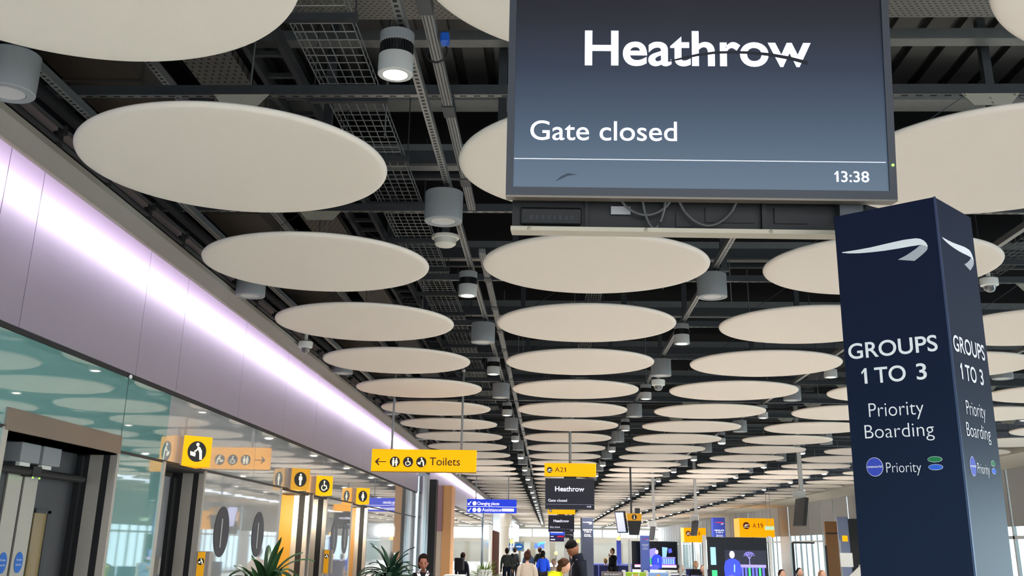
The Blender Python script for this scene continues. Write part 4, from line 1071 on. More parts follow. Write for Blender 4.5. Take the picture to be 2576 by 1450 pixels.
def tv(x0, x1, y, z0, z1, label, scene_no):
    r = empty('television', ((x0 + x1) / 2, y, z0), label, 'television', 'televisions at the seating')
    W, H = x1 - x0, z1 - z0
    MB().box(-W / 2, W / 2, 0, 0.12, 0, H, 0, 0.008).build('casing', BLACK, r)
    fr = frame((-W / 2, -0.0005, 0)); mb = MB()
    def Rr(a, b, c, d, mi, dd=0.0): mb.rect(fr, a * W, b * W, c * H, d * H, dd, dd + 0.001, mi)
    Rr(0.03, 0.97, 0.04, 0.97, 0)
    def figure(u, v, q, dd):
        """seated person in blue: head centre at u, v; q scales"""
        def P(pts, mi, e): mb.prism([((u + a * q) * W, (v + b * q * W / H) * H) for a, b in pts], fr, dd + e, dd + e + 0.0005, mi)
        P([(-0.10, -0.34), (0.10, -0.34), (0.115, -0.16), (0.095, -0.085), (0.04, -0.052), (-0.04, -0.052), (-0.095, -0.085), (-0.115, -0.17)], 2, 0)
        P([(-0.20, -0.36), (0.02, -0.36), (0.06, -0.28), (-0.02, -0.25), (-0.12, -0.29), (-0.24, -0.31)], 7, 0.0006)
        P([(0.02, -0.12), (0.035, -0.13), (0.03, -0.22), (0.015, -0.22)], 3, 0.0006)
        P([(0.036 * math.cos(t * PI / 8), 0.048 * math.sin(t * PI / 8)) for t in range(16)], 4, 0.0012)
        P([(-0.03, 0.02), (0.03, 0.02), (0.024, 0.04), (0, 0.05), (-0.024, 0.04)], 6, 0.0018)
    if scene_no == 0:
        Rr(0.05, 0.96, 0.08, 0.17, 6, .001); Rr(0.05, 0.96, 0.165, 0.185, 8, .002)
        mb.prism([(0.36 * W, 0.40 * H), (0.50 * W, 0.40 * H), (0.53 * W, 0.76 * H), (0.42 * W, 0.74 * H), (0.34 * W, 0.66 * H)], fr, .001, .0015, 1)
        mb.prism([(0.66 * W, 0.44 * H), (0.74 * W, 0.40 * H), (0.78 * W, 0.78 * H), (0.66 * W, 0.80 * H)], fr, .001, .0015, 3)
        mb.prism([(0.80 * W, 0.58 * H), (0.88 * W, 0.62 * H), (0.86 * W, 0.76 * H), (0.79 * W, 0.74 * H)], fr, .001, .0015, 7)
        Rr(0.30, 0.42, 0.18, 0.42, 5, .001); Rr(0.62, 0.94, 0.18, 0.44, 7, .001); Rr(0.62, 0.94, 0.40, 0.45, 1, .002)
        for q in range(6): Rr(0.63 + 0.05 * q, 0.66 + 0.05 * q, 0.20, 0.39, 3, .002)
        figure(0.54, 0.62, 1.0, .003)
    else:
        Rr(0.30, 0.97, 0.06, 0.76, 0, .001); Rr(0.28, 0.97, 0.40, 0.75, 9, .0015)
        Rr(0.04, 0.13, 0.46, 0.80, 3, .001); Rr(0.05, 0.14, 0.06, 0.36, 5, .001)
        Rr(0.42, 0.96, 0.42, 0.475, 1, .003)
        for q in range(9): Rr(0.43 + 0.058 * q, 0.468 + 0.058 * q, 0.08, 0.42, 5 if q % 3 == 1 else 7, .003)
        rnd = random.Random(4)
        def branch(x, y, a, L, t, n):
            x1, y1 = x + L * math.cos(a), y + L * math.sin(a)
            px, pz = -math.sin(a) * t, math.cos(a) * t
            mb.prism([(x - px, y - pz), (x1 - px * .6, y1 - pz * .6), (x1 + px * .6, y1 + pz * .6), (x + px, y + pz)], fr, .0022, .0026, 1)
            if n:
                for da in (-0.55, -0.15, 0.3, 0.6): branch(x1, y1, a + da + rnd.uniform(-.12, .12), L * 0.66, t * 0.6, n - 1)
        branch(0.69 * W, 0.47 * H, PI / 2, 0.09 * W, 0.008 * W, 3)
        figure(0.40, 0.66, 1.25, .004)
    mb.build('display', TVM, r)
    for x in (-W / 2 - 0.09, W / 2 + 0.03): MB().box(x, x + 0.06, 0.0, 0.10, -z0, H + 0.03).build('stand_post', GREY_L, r)
tv(2.02, 3.14, 27, 1.20, 1.86, 'left television showing a person in blue beside a pale fence', 0)
tv(3.16, 4.34, 22, 0.95, 1.93, 'right television showing a person in blue and a bare tree', 1)
# kiosk panels below the televisions
cols = [((86, 76, 74), 'dark brown kiosk panel with small printed heading'), ((156, 196, 24), 'lime green kiosk panel with a bowl picture'), ((140, 178, 232), 'pale blue kiosk panel with orange spot')]
for k, (c, lab) in enumerate(cols):
    x0 = (1.22, 1.76, 2.28)[k]; x1 = (1.70, 2.22, 2.74)[k]
    r = empty('kiosk_panel', ((x0 + x1) / 2, 25.6, 0), lab, 'kiosk panel', 'kiosk panels in a row')
    W = x1 - x0
    MB().box(-W / 2, W / 2, 0, 0.5, 0, 1.16, 0, 0.01).build('cabinet', mat('kiosk_face_%s' % ('brown', 'lime', 'sky')[k], c, 0.4), r)
    MB().box(W / 2, W / 2 + 0.06, -0.02, 0.5, 0, 1.2).build('white_divider', WHITE, r)
    fr = frame((0, -0.001, 0)); mb = MB()
    if k == 0:
        put_text(mb, fr, 'RESTAURANTS', -0.2, 0.2, 1.09, 0.045, 0.001, 0.004, 0); mb.disc(fr, 0.0, 1.0, 0.05, 0.04, 0, .001, 1)
    elif k == 1:
        mb.disc(fr, 0, 1.04, 0.07, 0.04, 0, .001, 1); mb.disc(fr, 0, 1.08, 0.05, 0.04, .001, .002, 2); mb.rect(fr, -0.09, -0.06, 1.05, 1.13, 0, .001, 0); mb.rect(fr, 0.06, 0.08, 1.05, 1.15, 0, .001, 0)
    else:
        mb.disc(fr, 0, 1.09, 0.045, 0.04, 0, .001, 2); mb.rect(fr, -0.15, 0.15, 1.01, 1.03, 0, .001, 1)
    mb.build('printed_picture', [VINYL, mat('print_slate', (60, 84, 130), 0.5), mat('print_orange', (232, 170, 96), 0.5)], r)

# blue seating benches
BLUE_SEAT = mat('blue_seat_fabric', (38, 48, 112), 0.7, noise=0.1, nscale=30)
def bench(x, y, n, label, rot=0):
    r = empty('seat_bench', (x, y, 0), label, 'bench', 'blue seating benches', rot)
    for k in range(n):
        x0 = 0.62 * k
        MB().box(x0, x0 + 0.58, -0.25, 0.30, 0.27, 0.345, 0, 0.02).build('seat', BLUE_SEAT, r)
        MB().box(x0, x0 + 0.58, 0.29, 0.36, 0.34, 1.02, 0, 0.02).build('backrest', BLUE_SEAT, r)
    for x0 in (0.05, 0.62 * n - 0.15): MB().box(x0, x0 + 0.06, -0.2, 0.25, 0, 0.27).build('leg', STEEL, r)
bench(3.2, 45, 3, 'blue seating bench behind man with phone, left of left television', PI)
bench(-0.13, 38.9, 1, 'short blue bench down the middle behind hi-vis vest')
bench(1.85, 48.6, 3, 'second blue bench farther behind, left of left television')
bench(4.8, 38.7, 4, 'blue seating bench between the two televisions')
bench(3.2, 29.7, 4, 'blue bench row between the televisions, nearest one')
bench(4.75, 24.4, 3, 'dark blue bench near the bottom right by navy totem')
bench(5.3, 27.0, 4, 'blue bench facing the right windows behind nearest bench')

# queue posts, partitions and desk near the totem
for k, (x, y, h, lab) in enumerate(((7.5, 30, 1.83, 'tall black stand left of the grey desk'), (6.15, 27.9, 1.88, 'thin black camera stand before the white pillar'), (7.72, 29.4, 1.97, 'grey metal stand before the brown panel'))):
    r = empty('equipment_stand', (x, y, 0), lab, 'stand')
    MB().tube([(0, 0, 0.03), (0, 0, h)], 0.03, 8).build('pole', [BLACK, BLACK, GREY][k], r)
    MB().box(-0.18, 0.18, -0.18, 0.18, 0, 0.03).build('base', BLACK, r)
    if k == 1: MB().tube([(0, 0, h), (0.55, 0, h)], 0.02, 8).build('boom_arm', BLACK, r)
    if k == 2: MB().box(-0.02, 0.30, -0.05, -0.02, 1.3, 1.65).build('paper_notice', WHITE, r)
r = empty('gate_desk', (7.15, 24.0, 0), 'pale grey gate desk edge beside the navy totem at bottom right', 'desk')
mb = MB(); fr = frame((0, 0, 0)); mb.prism([(-0.5, 0), (0.6, 0), (0.6, 1.38), (-0.25, 1.38), (-0.5, 1.16)], fr, -0.8, 0.0); mb.build('body', mat('desk_grey', (178, 178, 174), 0.5), r)
MB().box(-0.26, 0.62, 0.0, 0.8, 1.38, 1.41).build('top', mat('desk_top', (196, 196, 192), 0.4), r)
tag(MB().ball((7.05, 24.4, 1.473), 0.12, 0, 14, (1.2, 1, 0.5)).build('red_dome', mat('red_plastic', (190, 20, 30), 0.4)), 'red rounded object lying on the pale grey desk', 'red object')
r = empty('black_portal', (8.6, 30.5, 0), 'tall black panel standing behind the navy totem', 'panel')
MB().box(-0.3, 0.5, 0, 0.1, 0, 2.55).build('panel', BLACK, r)
MB().box(-0.6, -0.3, 0.02, 0.08, 0, 2.6).build('side_panel', mat('slate_side', (112, 120, 150), 0.3), r)
MB().box(-0.5, -0.36, -0.01, 0.02, 1.95, 2.1).build('orange_notice', YELLOW, r)

# ------------------------------------------------------------------ plants
def plant(x, y, label, h_tip, n, leaf_len, pot_rgb, seed, green, stem_h, droop=1.0, wd=0.03):
    rnd = random.Random(seed)
    r = empty('potted_plant', (x, y, 0), label, 'plant')
    MB().lathe([(0.15, 0.0), (0.17, 0.02), (0.21, 0.52), (0.20, 0.54), (0.17, 0.50)], n=24).build('pot', mat('pot_%d' % seed, pot_rgb, 0.4), r, True)
    MB().tube([(0, 0, 0.45), (0.01, 0.0, stem_h)], [0.03, 0.022], 8).build('stem', mat('bark', (92, 76, 56), 0.9), r)
    mb = MB()
    for k in range(n):
        a = rnd.uniform(0, 2 * PI); el = rnd.uniform(0.25, 1.35); L = leaf_len * rnd.uniform(0.7, 1.05)
        zb = stem_h - rnd.uniform(0, 0.22)
        d = Vector((math.cos(a), math.sin(a), 0)); s = Vector((-math.sin(a), math.cos(a), 0))
        prev = None; p = Vector((0, 0, zb)); ang = el
        N = 9
        for q in range(N + 1):
            t = q / N
            wq = wd * (math.sin(PI * min(1, t * 0.85 + 0.12)) ** 0.7) * (1 - 0.15 * t) * (0.04 if q == N else 1)
            e = d * math.cos(ang) + Vector((0, 0, math.sin(ang)))
            nrm = e.cross(s)
            row = [mb.bm.verts.new(p - s * wq + nrm * -0.006), mb.bm.verts.new(p + nrm * 0.004), mb.bm.verts.new(p + s * wq + nrm * -0.006)]
            if prev:
                for c in (0, 1): mb.bm.faces.new((prev[c], prev[c + 1], row[c + 1], row[c]))
            prev = row
            p = p + e * (L / N); ang -= droop * (0.10 + 0.2 * t) * (1.5 - el * 0.75)
    mb.build('foliage', mat('leaf_%d' % seed, green, 0.4, noise=0.35, nscale=7, spec=0.5), r, True)
plant(-2.12, 8.2, 'leafy potted dracaena before the ochre recess, nearest plant', 1.75, 46, 0.45, (120, 118, 112), 3, (46, 84, 44), 1.42)
plant(-1.75, 12.0, 'bushy potted dracaena beside woman with white collar', 1.7, 60, 0.40, (120, 118, 112), 4, (40, 74, 54), 1.42)
plant(-1.48, 25.0, 'bright green grassy plant in a white pot', 1.5, 70, 0.42, (226, 226, 222), 5, (110, 140, 40), 1.08, 0.25, 0.014)
# raise the white pot of the grassy plant
for o in bpy.data.objects:
    if o.name.startswith('potted_plant') and 'grassy' in o['label']:
        for c in o.children:
            if c.name.startswith('pot'): c.scale = (0.85, 0.85, 2.2)

# ------------------------------------------------------------------ people
def skin_mesh(verts, edges, radii, sub=1):
    """grow a limb surface over a skeleton; returns a mesh"""
    me = bpy.data.meshes.new('skeleton'); me.from_pydata(verts, edges, [])
    o = bpy.data.objects.new('skeleton', me); col.objects.link(o)
    md = o.modifiers.new('skin', 'SKIN'); md.use_smooth_shade = True
    for sv, r in zip(me.skin_vertices[0].data, radii): sv.radius = (r if isinstance(r, tuple) else (r, r)); sv.use_root = False
    me.skin_vertices[0].data[0].use_root = True
    s = o.modifiers.new('sub', 'SUBSURF'); s.levels = sub; s.render_levels = sub
    bpy.context.view_layer.update()
    out = bpy.data.meshes.new_from_object(o.evaluated_get(bpy.context.evaluated_depsgraph_get()))
    bpy.data.objects.remove(o); bpy.data.meshes.remove(me)
    return out
def remesh(me, voxel):
    o = bpy.data.objects.new('tmp', me); col.objects.link(o)
    md = o.modifiers.new('r', 'REMESH'); md.mode = 'VOXEL'; md.voxel_size = voxel; md.use_smooth_shade = True
    sm = o.modifiers.new('s', 'SMOOTH'); sm.factor = 0.5; sm.iterations = 3
    bpy.context.view_layer.update()
    out = bpy.data.meshes.new_from_object(o.evaluated_get(bpy.context.evaluated_depsgraph_get()))
    bpy.data.objects.remove(o)
    return out
def cloth(name, rgb):
    return mat('cloth_' + name, rgb, 0.85, noise=0.08, nscale=25, bump=0.15, spec=0.2)

def head_mesh(bm, cpos, pitch_, yaw_, s, fine):
    q = bmesh.ops.create_uvsphere(bm, u_segments=36 if fine else 18, v_segments=28 if fine else 14, radius=1.0)
    M = Matrix.Translation(cpos) @ Matrix.Rotation(yaw_, 4, 'Z') @ Matrix.Rotation(pitch_, 4, 'X')
    for v in q['verts']:
        x, y, z = v.co
        X, Y_, Z = x * 0.080, y * 0.096, z * 0.118
        if z < 0:
            k = (-z) ** 1.4
            X *= 1 - 0.38 * k
            if y < 0: Y_ -= 0.004 * k
            else: Y_ *= 1 - 0.45 * k
        if y < -0.2:
            for ex in (-0.031, 0.031):
                dd = ((X - ex) / 0.016) ** 2 + ((Z - 0.006) / 0.013) ** 2
                Y_ += 0.010 * math.exp(-dd)
            dd = (X / 0.010) ** 2 + ((Z + 0.018) / 0.024) ** 2
            Y_ -= 0.018 * math.exp(-dd)
            dd = (X / 0.016) ** 2 + ((Z + 0.036) / 0.010) ** 2
            Y_ -= 0.010 * math.exp(-dd)
            dd = (X / 0.024) ** 2 + ((Z + 0.062) / 0.009) ** 2
            Y_ -= 0.006 * math.exp(-dd)
            dd = (X / 0.05) ** 2 + ((Z - 0.026) / 0.010) ** 2
            Y_ -= 0.003 * math.exp(-dd)
        v.co = M @ (Vector((X, Y_, Z)) * s)
    for sx in (-1, 1):
        e = bmesh.ops.create_uvsphere(bm, u_segments=10, v_segments=8, radius=1.0)
        for v in e['verts']: v.co = M @ (Vector((sx * 0.076 + v.co.x * 0.010, 0.008 + v.co.y * 0.017, -0.005 + v.co.z * 0.030)) * s)
    return M

def hand(bm_v, bm_e, rad, wrist, dirv, side, curl, s):
    """palm and five separate finger chains, appended to a vertex/edge skeleton list"""
    d = dirv.normalized(); sd = side.normalized(); nrm = d.cross(sd).normalized()
    chains = []
    pc = wrist + d * 0.045 * s
    chains.append(([wrist - d * 0.02 * s, wrist + d * 0.02 * s, pc, wrist + d * 0.085 * s], [0.022, (0.034, 0.018), (0.040, 0.018), (0.036, 0.015)]))
    for k, (off, L) in enumerate(((-0.028, 0.066), (-0.009, 0.076), (0.010, 0.070), (0.028, 0.054))):
        p = wrist + d * 0.075 * s + sd * off * s
        seg = L * s / 3; dd = d.copy(); pts = [p]
        for j in range(3):
            dd = (dd + nrm * curl * (0.5 + 0.35 * j)).normalized(); p = p + dd * seg; pts.append(p)
        chains.append((pts, [0.0095, 0.009, 0.0085, 0.0075]))
    p = wrist + d * 0.025 * s - sd * 0.030 * s
    dd = (d * 0.7 - sd * 0.7 + nrm * curl * 0.6).normalized(); pts = [p + sd * 0.012 * s, p + dd * 0.03 * s, p + dd * 0.055 * s + d * 0.004 * s]
    chains.append((pts, [0.012, 0.0105, 0.009]))
    return chains

def person(x, y, h, face, label, skin_rgb, hair_rgb, top, bottom, hair='short', arms='down', hp=0.0, hy=0.0, fine=False, seated=False, collar=None, group=None, lean=0.0, top_name='jacket', hip_len=0.0, lift=0.0, bow=0.0):
    s = h / 1.75
    r = empty('person', (x, y, lift), label, 'person', group, face)
    def V(a, b, c): return Vector((a, b, c)) * s
    zs = -0.43 if seated else 0.0
    def T(a, b, c): # torso point with lean (forward = -y)
        zz = c + zs; k = max(0, c - 0.95)
        return Vector((a, b - lean * k, zz)) * s
    P = {}
    P['pel'] = T(0, 0, 0.96); P['sp'] = T(0, 0.012, 1.12); P['ch'] = T(0, 0.0, 1.31); P['nb'] = T(0, 0.015, 1.445); P['nt'] = T(0, -0.010 - 0.10 * bow, 1.535 - 0.07 * bow)
    P['nc'] = T(0, 0.012, 1.484)
    for k, sx in (('l', -1), ('r', 1)):
        P['sh' + k] = T(sx * 0.172, 0.012, 1.375)
        if arms == 'phone':
            P['el' + k] = T(sx * 0.215, -0.02, 1.13); P['wr' + k] = T(sx * 0.09, -0.25, 1.19)
        elif arms == 'chin' and sx > 0:
            P['el' + k] = T(sx * 0.2, -0.14, 1.12); P['wr' + k] = T(sx * 0.06, -0.20, 1.40)
        elif arms == 'lap':
            P['el' + k] = T(sx * 0.22, 0.0, 1.13); P['wr' + k] = T(sx * 0.10, -0.22, 1.03)
        else:
            P['el' + k] = T(sx * 0.225, 0.035, 1.13); P['wr' + k] = T(sx * 0.235, -0.03, 0.89)
        P['hi' + k] = T(sx * 0.09, 0, 0.93)
        if seated:
            P['kn' + k] = V(sx * 0.11, -0.43, 0.50); P['an' + k] = V(sx * 0.11, -0.42, 0.08); P['to' + k] = V(sx * 0.115, -0.57, 0.035)
        else:
            st = 0.06 * sx
            P['kn' + k] = V(sx * 0.10, -0.01 + st * 0.5, 0.50); P['an' + k] = V(sx * 0.10, 0.03 + st, 0.085); P['to' + k] = V(sx * 0.115, -0.12 + st, 0.032)
    def build_skel(names, edges, rad, sub=1):
        idx = {n: i for i, n in enumerate(names)}
        return skin_mesh([P[n] for n in names], [(idx[a], idx[b]) for a, b in edges], [tuple(q * s for q in rad[n]) if isinstance(rad[n], tuple) else rad[n] * s for n in names], sub)
    R = {'pel': (0.13, 0.09), 'sp': (0.11, 0.08), 'ch': (0.13, 0.08), 'nb': (0.056, 0.054), 'nt': 0.053}
    for k in 'lr': R.update({'sh' + k: 0.050, 'el' + k: 0.040, 'wr' + k: 0.027, 'hi' + k: 0.088, 'kn' + k: 0.056, 'an' + k: 0.036, 'to' + k: (0.036, 0.026)})
    names = ['pel', 'sp', 'ch', 'nb', 'nt'] + [a + k for k in 'lr' for a in ('sh', 'el', 'wr', 'hi', 'kn', 'an', 'to')]
    edges = [('pel', 'sp'), ('sp', 'ch'), ('ch', 'nb'), ('nb', 'nt')]
    for k in 'lr': edges += [('ch', 'sh' + k), ('sh' + k, 'el' + k), ('el' + k, 'wr' + k), ('pel', 'hi' + k), ('hi' + k, 'kn' + k), ('kn' + k, 'an' + k), ('an' + k, 'to' + k)]
    me = build_skel(names, edges, R)
    bm = bmesh.new(); bm.from_mesh(me); bpy.data.meshes.remove(me)
    hc = P['nt'] + Vector((0, -0.10 * bow, -0.12 * bow)) * s + Vector((0, -0.022 - 0.10 * math.sin(hp) * 0.5, 0.088)) * s
    HM = head_mesh(bm, hc, hp, hy, s, fine)
    t = bpy.data.meshes.new('t'); bm.to_mesh(t); bm.free()
    body = remesh(t, 0.0075 if fine else 0.016)
    # hands with separate fingers
    bm = bmesh.new(); bm.from_mesh(body); bpy.data.meshes.remove(body)
    for k, sx in (('l', -1), ('r', 1)):
        d = (P['wr' + k] - P['el' + k]); side = Vector((sx, 0, 0)) if arms in ('phone', 'lap') else Vector((0, 1, 0))
        side = (side - d.normalized() * side.dot(d.normalized())).normalized()
        for pts, rr in hand(None, None, None, P['wr' + k], d, side if arms not in ('phone',) else Vector((0, 0, -1)), (0.35 if sx > 0 else -0.35) if arms == 'down' else (0.45 * -sx), s):
            hm = skin_mesh(pts, [(q, q + 1) for q in range(len(pts) - 1)], [tuple(a * s for a in q) if isinstance(q, tuple) else q * s for q in rr], 1 if fine else 0)
            bm.from_mesh(hm); bpy.data.meshes.remove(hm)
    me = bpy.data.meshes.new('body'); bm.to_mesh(me); bm.free()
    kk = 'skin_%d_%d_%d' % skin_rgb
    me.materials.append(mat(kk, skin_rgb, 0.55, spec=0.3, noise=0.05, nscale=15)); me.shade_smooth()
    bo = bpy.data.objects.new('body', me); col.objects.link(bo); bo.parent = r
    # clothing: looser surfaces over the same joints
    g = {'pel': (0.165, 0.125), 'sp': (0.155, 0.118), 'ch': (0.178, 0.128), 'nb': (0.090, 0.084), 'nc': (0.070, 0.068)}
    for k in 'lr': g.update({'sh' + k: 0.074, 'el' + k: 0.054, 'wr' + k: 0.040})
    nm = ['ch', 'sp', 'pel', 'nb', 'nc'] + [a + k for k in 'lr' for a in ('sh', 'el', 'wr')]
    ed = [('pel', 'sp'), ('sp', 'ch'), ('ch', 'nb'), ('nb', 'nc')]
    for k in 'lr': ed += [('nb', 'sh' + k), ('sh' + k, 'el' + k), ('el' + k, 'wr' + k)]
    def add(me, name, m):
        me.materials.clear(); me.materials.append(m); me.shade_smooth()
        o = bpy.data.objects.new(name, me); col.objects.link(o); o.parent = r
        return o
    kn = P['nb'].copy(); P['nb'] = P['nb'] + Vector((0, 0, 0.012)) * s
    keep = P['pel'].copy(); P['pel'] = P['pel'] + Vector((0, 0, 0.03 if seated else -0.05 - hip_len)) * s
    add(build_skel(nm, ed, g, 2), top_name, top); P['pel'] = keep; P['nb'] = kn
    g = {'pel': (0.158, 0.115)}
    for k in 'lr': g.update({'hi' + k: 0.100, 'kn' + k: 0.070, 'an' + k: 0.054})
    nm = ['pel'] + [a + k for k in 'lr' for a in ('hi', 'kn', 'an')]
    ed = []
    for k in 'lr': ed += [('pel', 'hi' + k), ('hi' + k, 'kn' + k), ('kn' + k, 'an' + k)]
    add(build_skel(nm, ed, g, 2), 'trousers', bottom)
    for k in 'lr':
        a, t_ = P['an' + k], P['to' + k]
        add(skin_mesh([a + Vector((0, 0.03, -0.03)) * s, a + Vector((0, -0.03, -0.035)) * s, t_], [(0, 1), (1, 2)], [0.045 * s, 0.047 * s, (0.045 * s, 0.03 * s)], 1), 'shoe', BLACK)
    # hair
    mb = MB()
    def hb(c, rad):
        q = bmesh.ops.create_uvsphere(mb.bm, u_segments=20, v_segments=14, radius=1.0)
        for v in q['verts']:
            p = Vector((v.co.x * rad[0] + c[0], v.co.y * rad[1] + c[1], v.co.z * rad[2] + c[2]))
            v.co = HM @ (p * s)
    if hair == 'afro':
        hb((0, 0.012, 0.045), (0.084, 0.092, 0.082))
    elif hair != 'bald':
        hb((0, 0.022, 0.024), (0.087, 0.093, 0.108)); hb((0, 0.04, -0.03), (0.078, 0.066, 0.075))
    if hair == 'afro': hb((0, 0.01, 0.065), (0.083, 0.094, 0.078)); hb((0, -0.035, 0.085), (0.06, 0.055, 0.045))
    if hair == 'tied': hb((-0.055, 0.045, -0.02), (0.034, 0.06, 0.10)); hb((0.055, 0.045, -0.02), (0.034, 0.06, 0.10)); hb((0, 0.085, -0.03), (0.06, 0.045, 0.08)); hb((0, 0.01, 0.082), (0.076, 0.078, 0.045)); hb((-0.06, -0.012, 0.045), (0.026, 0.05, 0.06)); hb((0.06, -0.012, 0.045), (0.026, 0.05, 0.06))
    if hair == 'bun': hb((0, 0.09, 0.06), (0.05, 0.045, 0.05)); hb((0, 0.05, -0.03), (0.07, 0.06, 0.07))
    if hair == 'messy':
        for q in range(9): a = q * 0.7; hb((0.06 * math.cos(a), 0.045 + 0.06 * math.sin(a), 0.04 + 0.03 * math.sin(q * 1.9)), (0.042, 0.042, 0.042))
        hb((0, 0.06, -0.05), (0.075, 0.06, 0.09))
    if hair != 'bald':
        mb.build('hair', mat('hair_%d_%d_%d' % hair_rgb, hair_rgb, 0.9, noise=0.35, nscale=70, bump=0.6, spec=0.1), r, True)
    else: mb.bm.free()
    # features
    if fine:
        mb = MB()
        for ex in (-0.031, 0.031): mb.ball(HM @ (Vector((ex, -0.083, 0.004)) * s), 0.009 * s, 0, 10, (1.3, 0.7, 0.6))
        mb.build('eyes', mat('eye_dark', (38, 26, 22), 0.2), r)
        mb = MB()
        for ex in (-0.031, 0.031): mb.tube([HM @ (Vector((ex * 1.0 + dx, -0.093 + abs(dx) * 0.25, 0.026 + dz)) * s) for dx, dz in ((-0.018, -0.003), (0, 0.003), (0.018, -0.002))], 0.0038 * s, 6)
        mb.build('eyebrows', mat('brow', (36, 24, 20), 0.8), r)
        mb = MB().ball((0, 0, 0), 1.0, 0, 12)
        for v in mb.bm.verts: v.co = HM @ (Vector((v.co.x * 0.023, -0.094 + v.co.y * 0.006, -0.061 + v.co.z * 0.006)) * s)
        mb.build('mouth', mat('lips', (128, 66, 60), 0.5), r)
    if collar:
        for sx in (-1, 1):
            mb = MB()
            pts = [T(sx * 0.075, 0.03, 1.50), T(sx * 0.062, -0.07, 1.485), T(sx * 0.012, -0.135, 1.37), T(sx * 0.07, -0.142, 1.39), T(sx * 0.10, -0.085, 1.455)]
            a = [mb.bm.verts.new(p) for p in pts]; b = [mb.bm.verts.new(p + Vector((0, -0.006, 0.004))) for p in pts]
            mb.bm.faces.new(a); mb.bm.faces.new(b[::-1])
            for q in range(5): mb.bm.faces.new((a[q], a[(q + 1) % 5], b[(q + 1) % 5], b[q]))
            mb.build('shirt_collar', collar, r)
    return r, P, HM, T

SK1, SK2, SK3, SK4 = (150, 98, 80), (142, 94, 68), (206, 160, 136), (120, 80, 60)
CB = cloth('black', (26, 27, 31)); CN = cloth('navy', (24, 27, 40)); CG = cloth('grey_green', (86, 92, 88)); CW = cloth('oatmeal', (206, 190, 174)); CBL = cloth('royal', (26, 70, 200)); CJ = cloth('jeans', (34, 44, 64)); CH = cloth('hi_vis', (214, 228, 20)); CT = cloth('trouser_black', (30, 29, 32)); CP = cloth('pattern_blue', (96, 120, 160)); CM = cloth('maroon', (110, 50, 52))
COL = mat('white_collar', (226, 218, 226), 0.7)
person(-1.81, 15.7, 1.575, 0.12, 'person in a black jacket with white collar facing the camera by the bushy plant', SK1, (30, 20, 19), CB, CT, 'tied', 'down', 0.30, 0.0, True, collar=COL)
r, P, HM, T = person(0.49, 17.6, 1.80, -1.25, 'person in dark jacket with lanyard, head bent over a phone', SK2, (22, 20, 20), CN, CT, 'afro', 'phone', 0.66, 0.0, True, lean=0.10)
mb = MB()
for sx in (-1, 1): mb.tube([T(sx * 0.065, 0.05, 1.49), T(sx * 0.085, -0.06, 1.46), T(sx * 0.07, -0.135, 1.36), T(sx * 0.02, -0.155, 1.12)], 0.006, 6)
mb.build('lanyard', mat('lanyard_grey', (150, 140, 150), 0.6), r)
mb = MB(); mb.tube([T(0, 0.015, 1.44), T(0, 0.012, 1.50), T(0, 0.004, 1.545)], [0.098, 0.090, 0.084], 20); mb.build('jacket_collar', CN, r, True)
wc = (P['wrl'] + P['wrr']) / 2 + Vector((0, -0.10, 0.03))
ph = MB().box(-0.038, 0.038, -0.075, 0.075, -0.005, 0.005, 0, 0.004)
po = ph.build('mobile_phone', BLACK)
po.matrix_world = Matrix.Translation((0.49, 17.6, 0)) @ Matrix.Rotation(-1.25, 4, 'Z') @ Matrix.Translation(wc) @ Matrix.Rotation(0.5, 4, 'X')
tag(po, 'dark phone held by the person with lanyard', 'phone')
person(-0.49, 24, 1.60, PI, 'person in an oatmeal sweater walking away down the hall', SK3, (70, 44, 34), CW, CT, 'bun', hp=0.45, lean=0.12, hip_len=0.1, top_name='sweater')
person(-0.23, 37.2, 1.57, PI, 'person in royal blue shirt walking away', SK4, (22, 20, 22), CBL, CT, 'short', top_name='shirt', hip_len=0.1)
person(-1.66, 42.5, 1.63, PI + 0.1, 'person in a grey green jacket and dark jeans walking away', SK3, (58, 42, 36), CG, CJ, 'short', hip_len=0.08)
person(-1.50, 47, 1.66, PI - 0.5, 'person in black beyond the grey green jacket', SK3, (30, 24, 22), CB, CB, 'short')
r, P, HM, T = person(-2.50, 31.5, 1.51, PI - 0.4, 'person in dark navy suit with backpack beside the white pot', SK3, (44, 30, 26), CN, CN, 'short', collar=COL)
tag(MB().box(-0.14, 0.14, 0.13, 0.27, 1.02, 1.36, 0, 0.03).build('backpack', CT, None, False, (-2.50, 31.5, 0), PI - 0.4), 'dark backpack worn by the person in navy suit', 'backpack')
person(0.05, 17, 1.60, 1.25, 'person in a yellow hi-vis vest with brown hair bowed over', SK3, (76, 52, 38), CH, CT, 'messy', hp=0.5, lean=0.12, top_name='vest', bow=0.42)
person(-0.85, 44, 1.6, 0.2, 'person in blue patterned top behind oatmeal sweater', SK3, (150, 120, 90), CP, CT, 'short', top_name='shirt')
person(-0.42, 46, 1.68, PI, 'person in dark green-black coat between sweater and blue shirt', SK3, (60, 40, 32), cloth('bottle', (34, 40, 36)), CT, 'short')
person(0.15, 38.9, 1.72, 0.1, 'pale elderly person facing camera above the hi-vis vest', (214, 172, 152), (196, 186, 176), CW, CT, 'short', 'lap', seated=True, top_name='sweater')
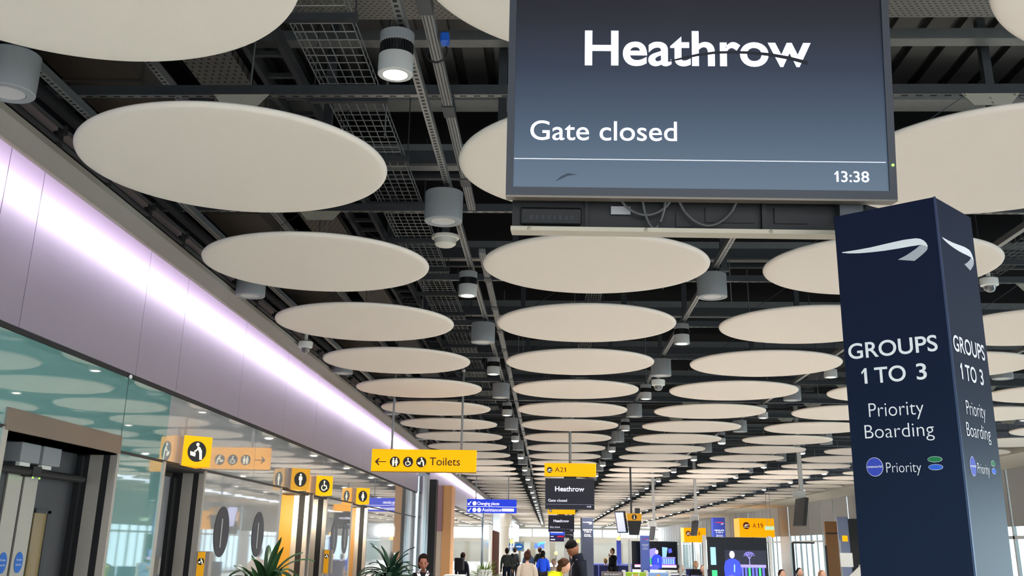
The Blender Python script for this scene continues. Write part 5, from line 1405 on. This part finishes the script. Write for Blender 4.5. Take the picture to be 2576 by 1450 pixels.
person(0.70, 36.5, 1.60, 0.0, 'person in dark clothes just left of the slim white post', SK3, (60, 46, 38), CT, CT, 'short')
person(2.49, 43.4, 1.68, -0.9, 'person in black standing hand to chin before pale glass', SK3, (30, 24, 22), CB, CB, 'short', 'chin')
# seated travellers on the benches
SE = [(2.28, 44.9, PI, SK3, (170, 140, 100), CP, 'fair haired person seated on left blue bench'), (1.62, 44.9, PI, SK3, (54, 40, 34), CT, 'dark haired person seated on left blue bench'), (2.75, 48.6, 0.0, SK3, (40, 32, 30), CB, 'person in black seated on the farther left bench'),
      (3.50, 29.65, 0.3, SK3, (60, 44, 36), CN, 'person in suit with reddish face seated between televisions'), (4.12, 29.65, -0.2, SK3, (80, 60, 46), CN, 'person in suit seated between televisions, right one of the two'), (5.1, 38.65, 0.4, SK3, (196, 160, 110), CB, 'blond person in dark coat seated behind pair in suits'),
      (5.08, 24.35, 0.3, SK3, (52, 34, 30), CM, 'person with brown hair and maroon top seated at lower right'), (6.05, 26.95, 0.25, SK3, (34, 36, 42), CT, 'dark haired person seated in middle of lower right bench'), (5.95, 24.35, 0.3, SK3, (150, 112, 84), CP, 'fair brown haired person seated nearest to the grey desk')]
for x, y, f, sk, hr, cl, lab in SE:
    person(x, y, 1.72, f, lab, sk, hr, cl, CT, 'short', 'lap', seated=True)

# luggage trolley by the woman
r = empty('luggage_trolley', (-1.12, 13.0, 0), 'purple topped trolley to the right of the white-collared person', 'trolley')
MB().box(-0.17, 0.17, -0.2, 0.2, 0.15, 1.32, 0, 0.02).build('case', mat('violet_case', (84, 74, 150), 0.5), r)
MB().box(-0.12, 0.12, -0.16, 0.16, 1.32, 1.37, 0, 0.01).build('white_lid', WHITE, r)
for sx in (-1, 1):
    for sy in (-1, 1): MB().lathe([(0.02, -0.015), (0.06, -0.015), (0.06, 0.015), (0.02, 0.015)], sx * 0.14, sy * 0.15, 0.06, 14, axis='x').build('wheel', BLACK, r)
MB().box(-0.16, 0.16, -0.18, 0.18, 0.10, 0.15).build('chassis', GREY, r)
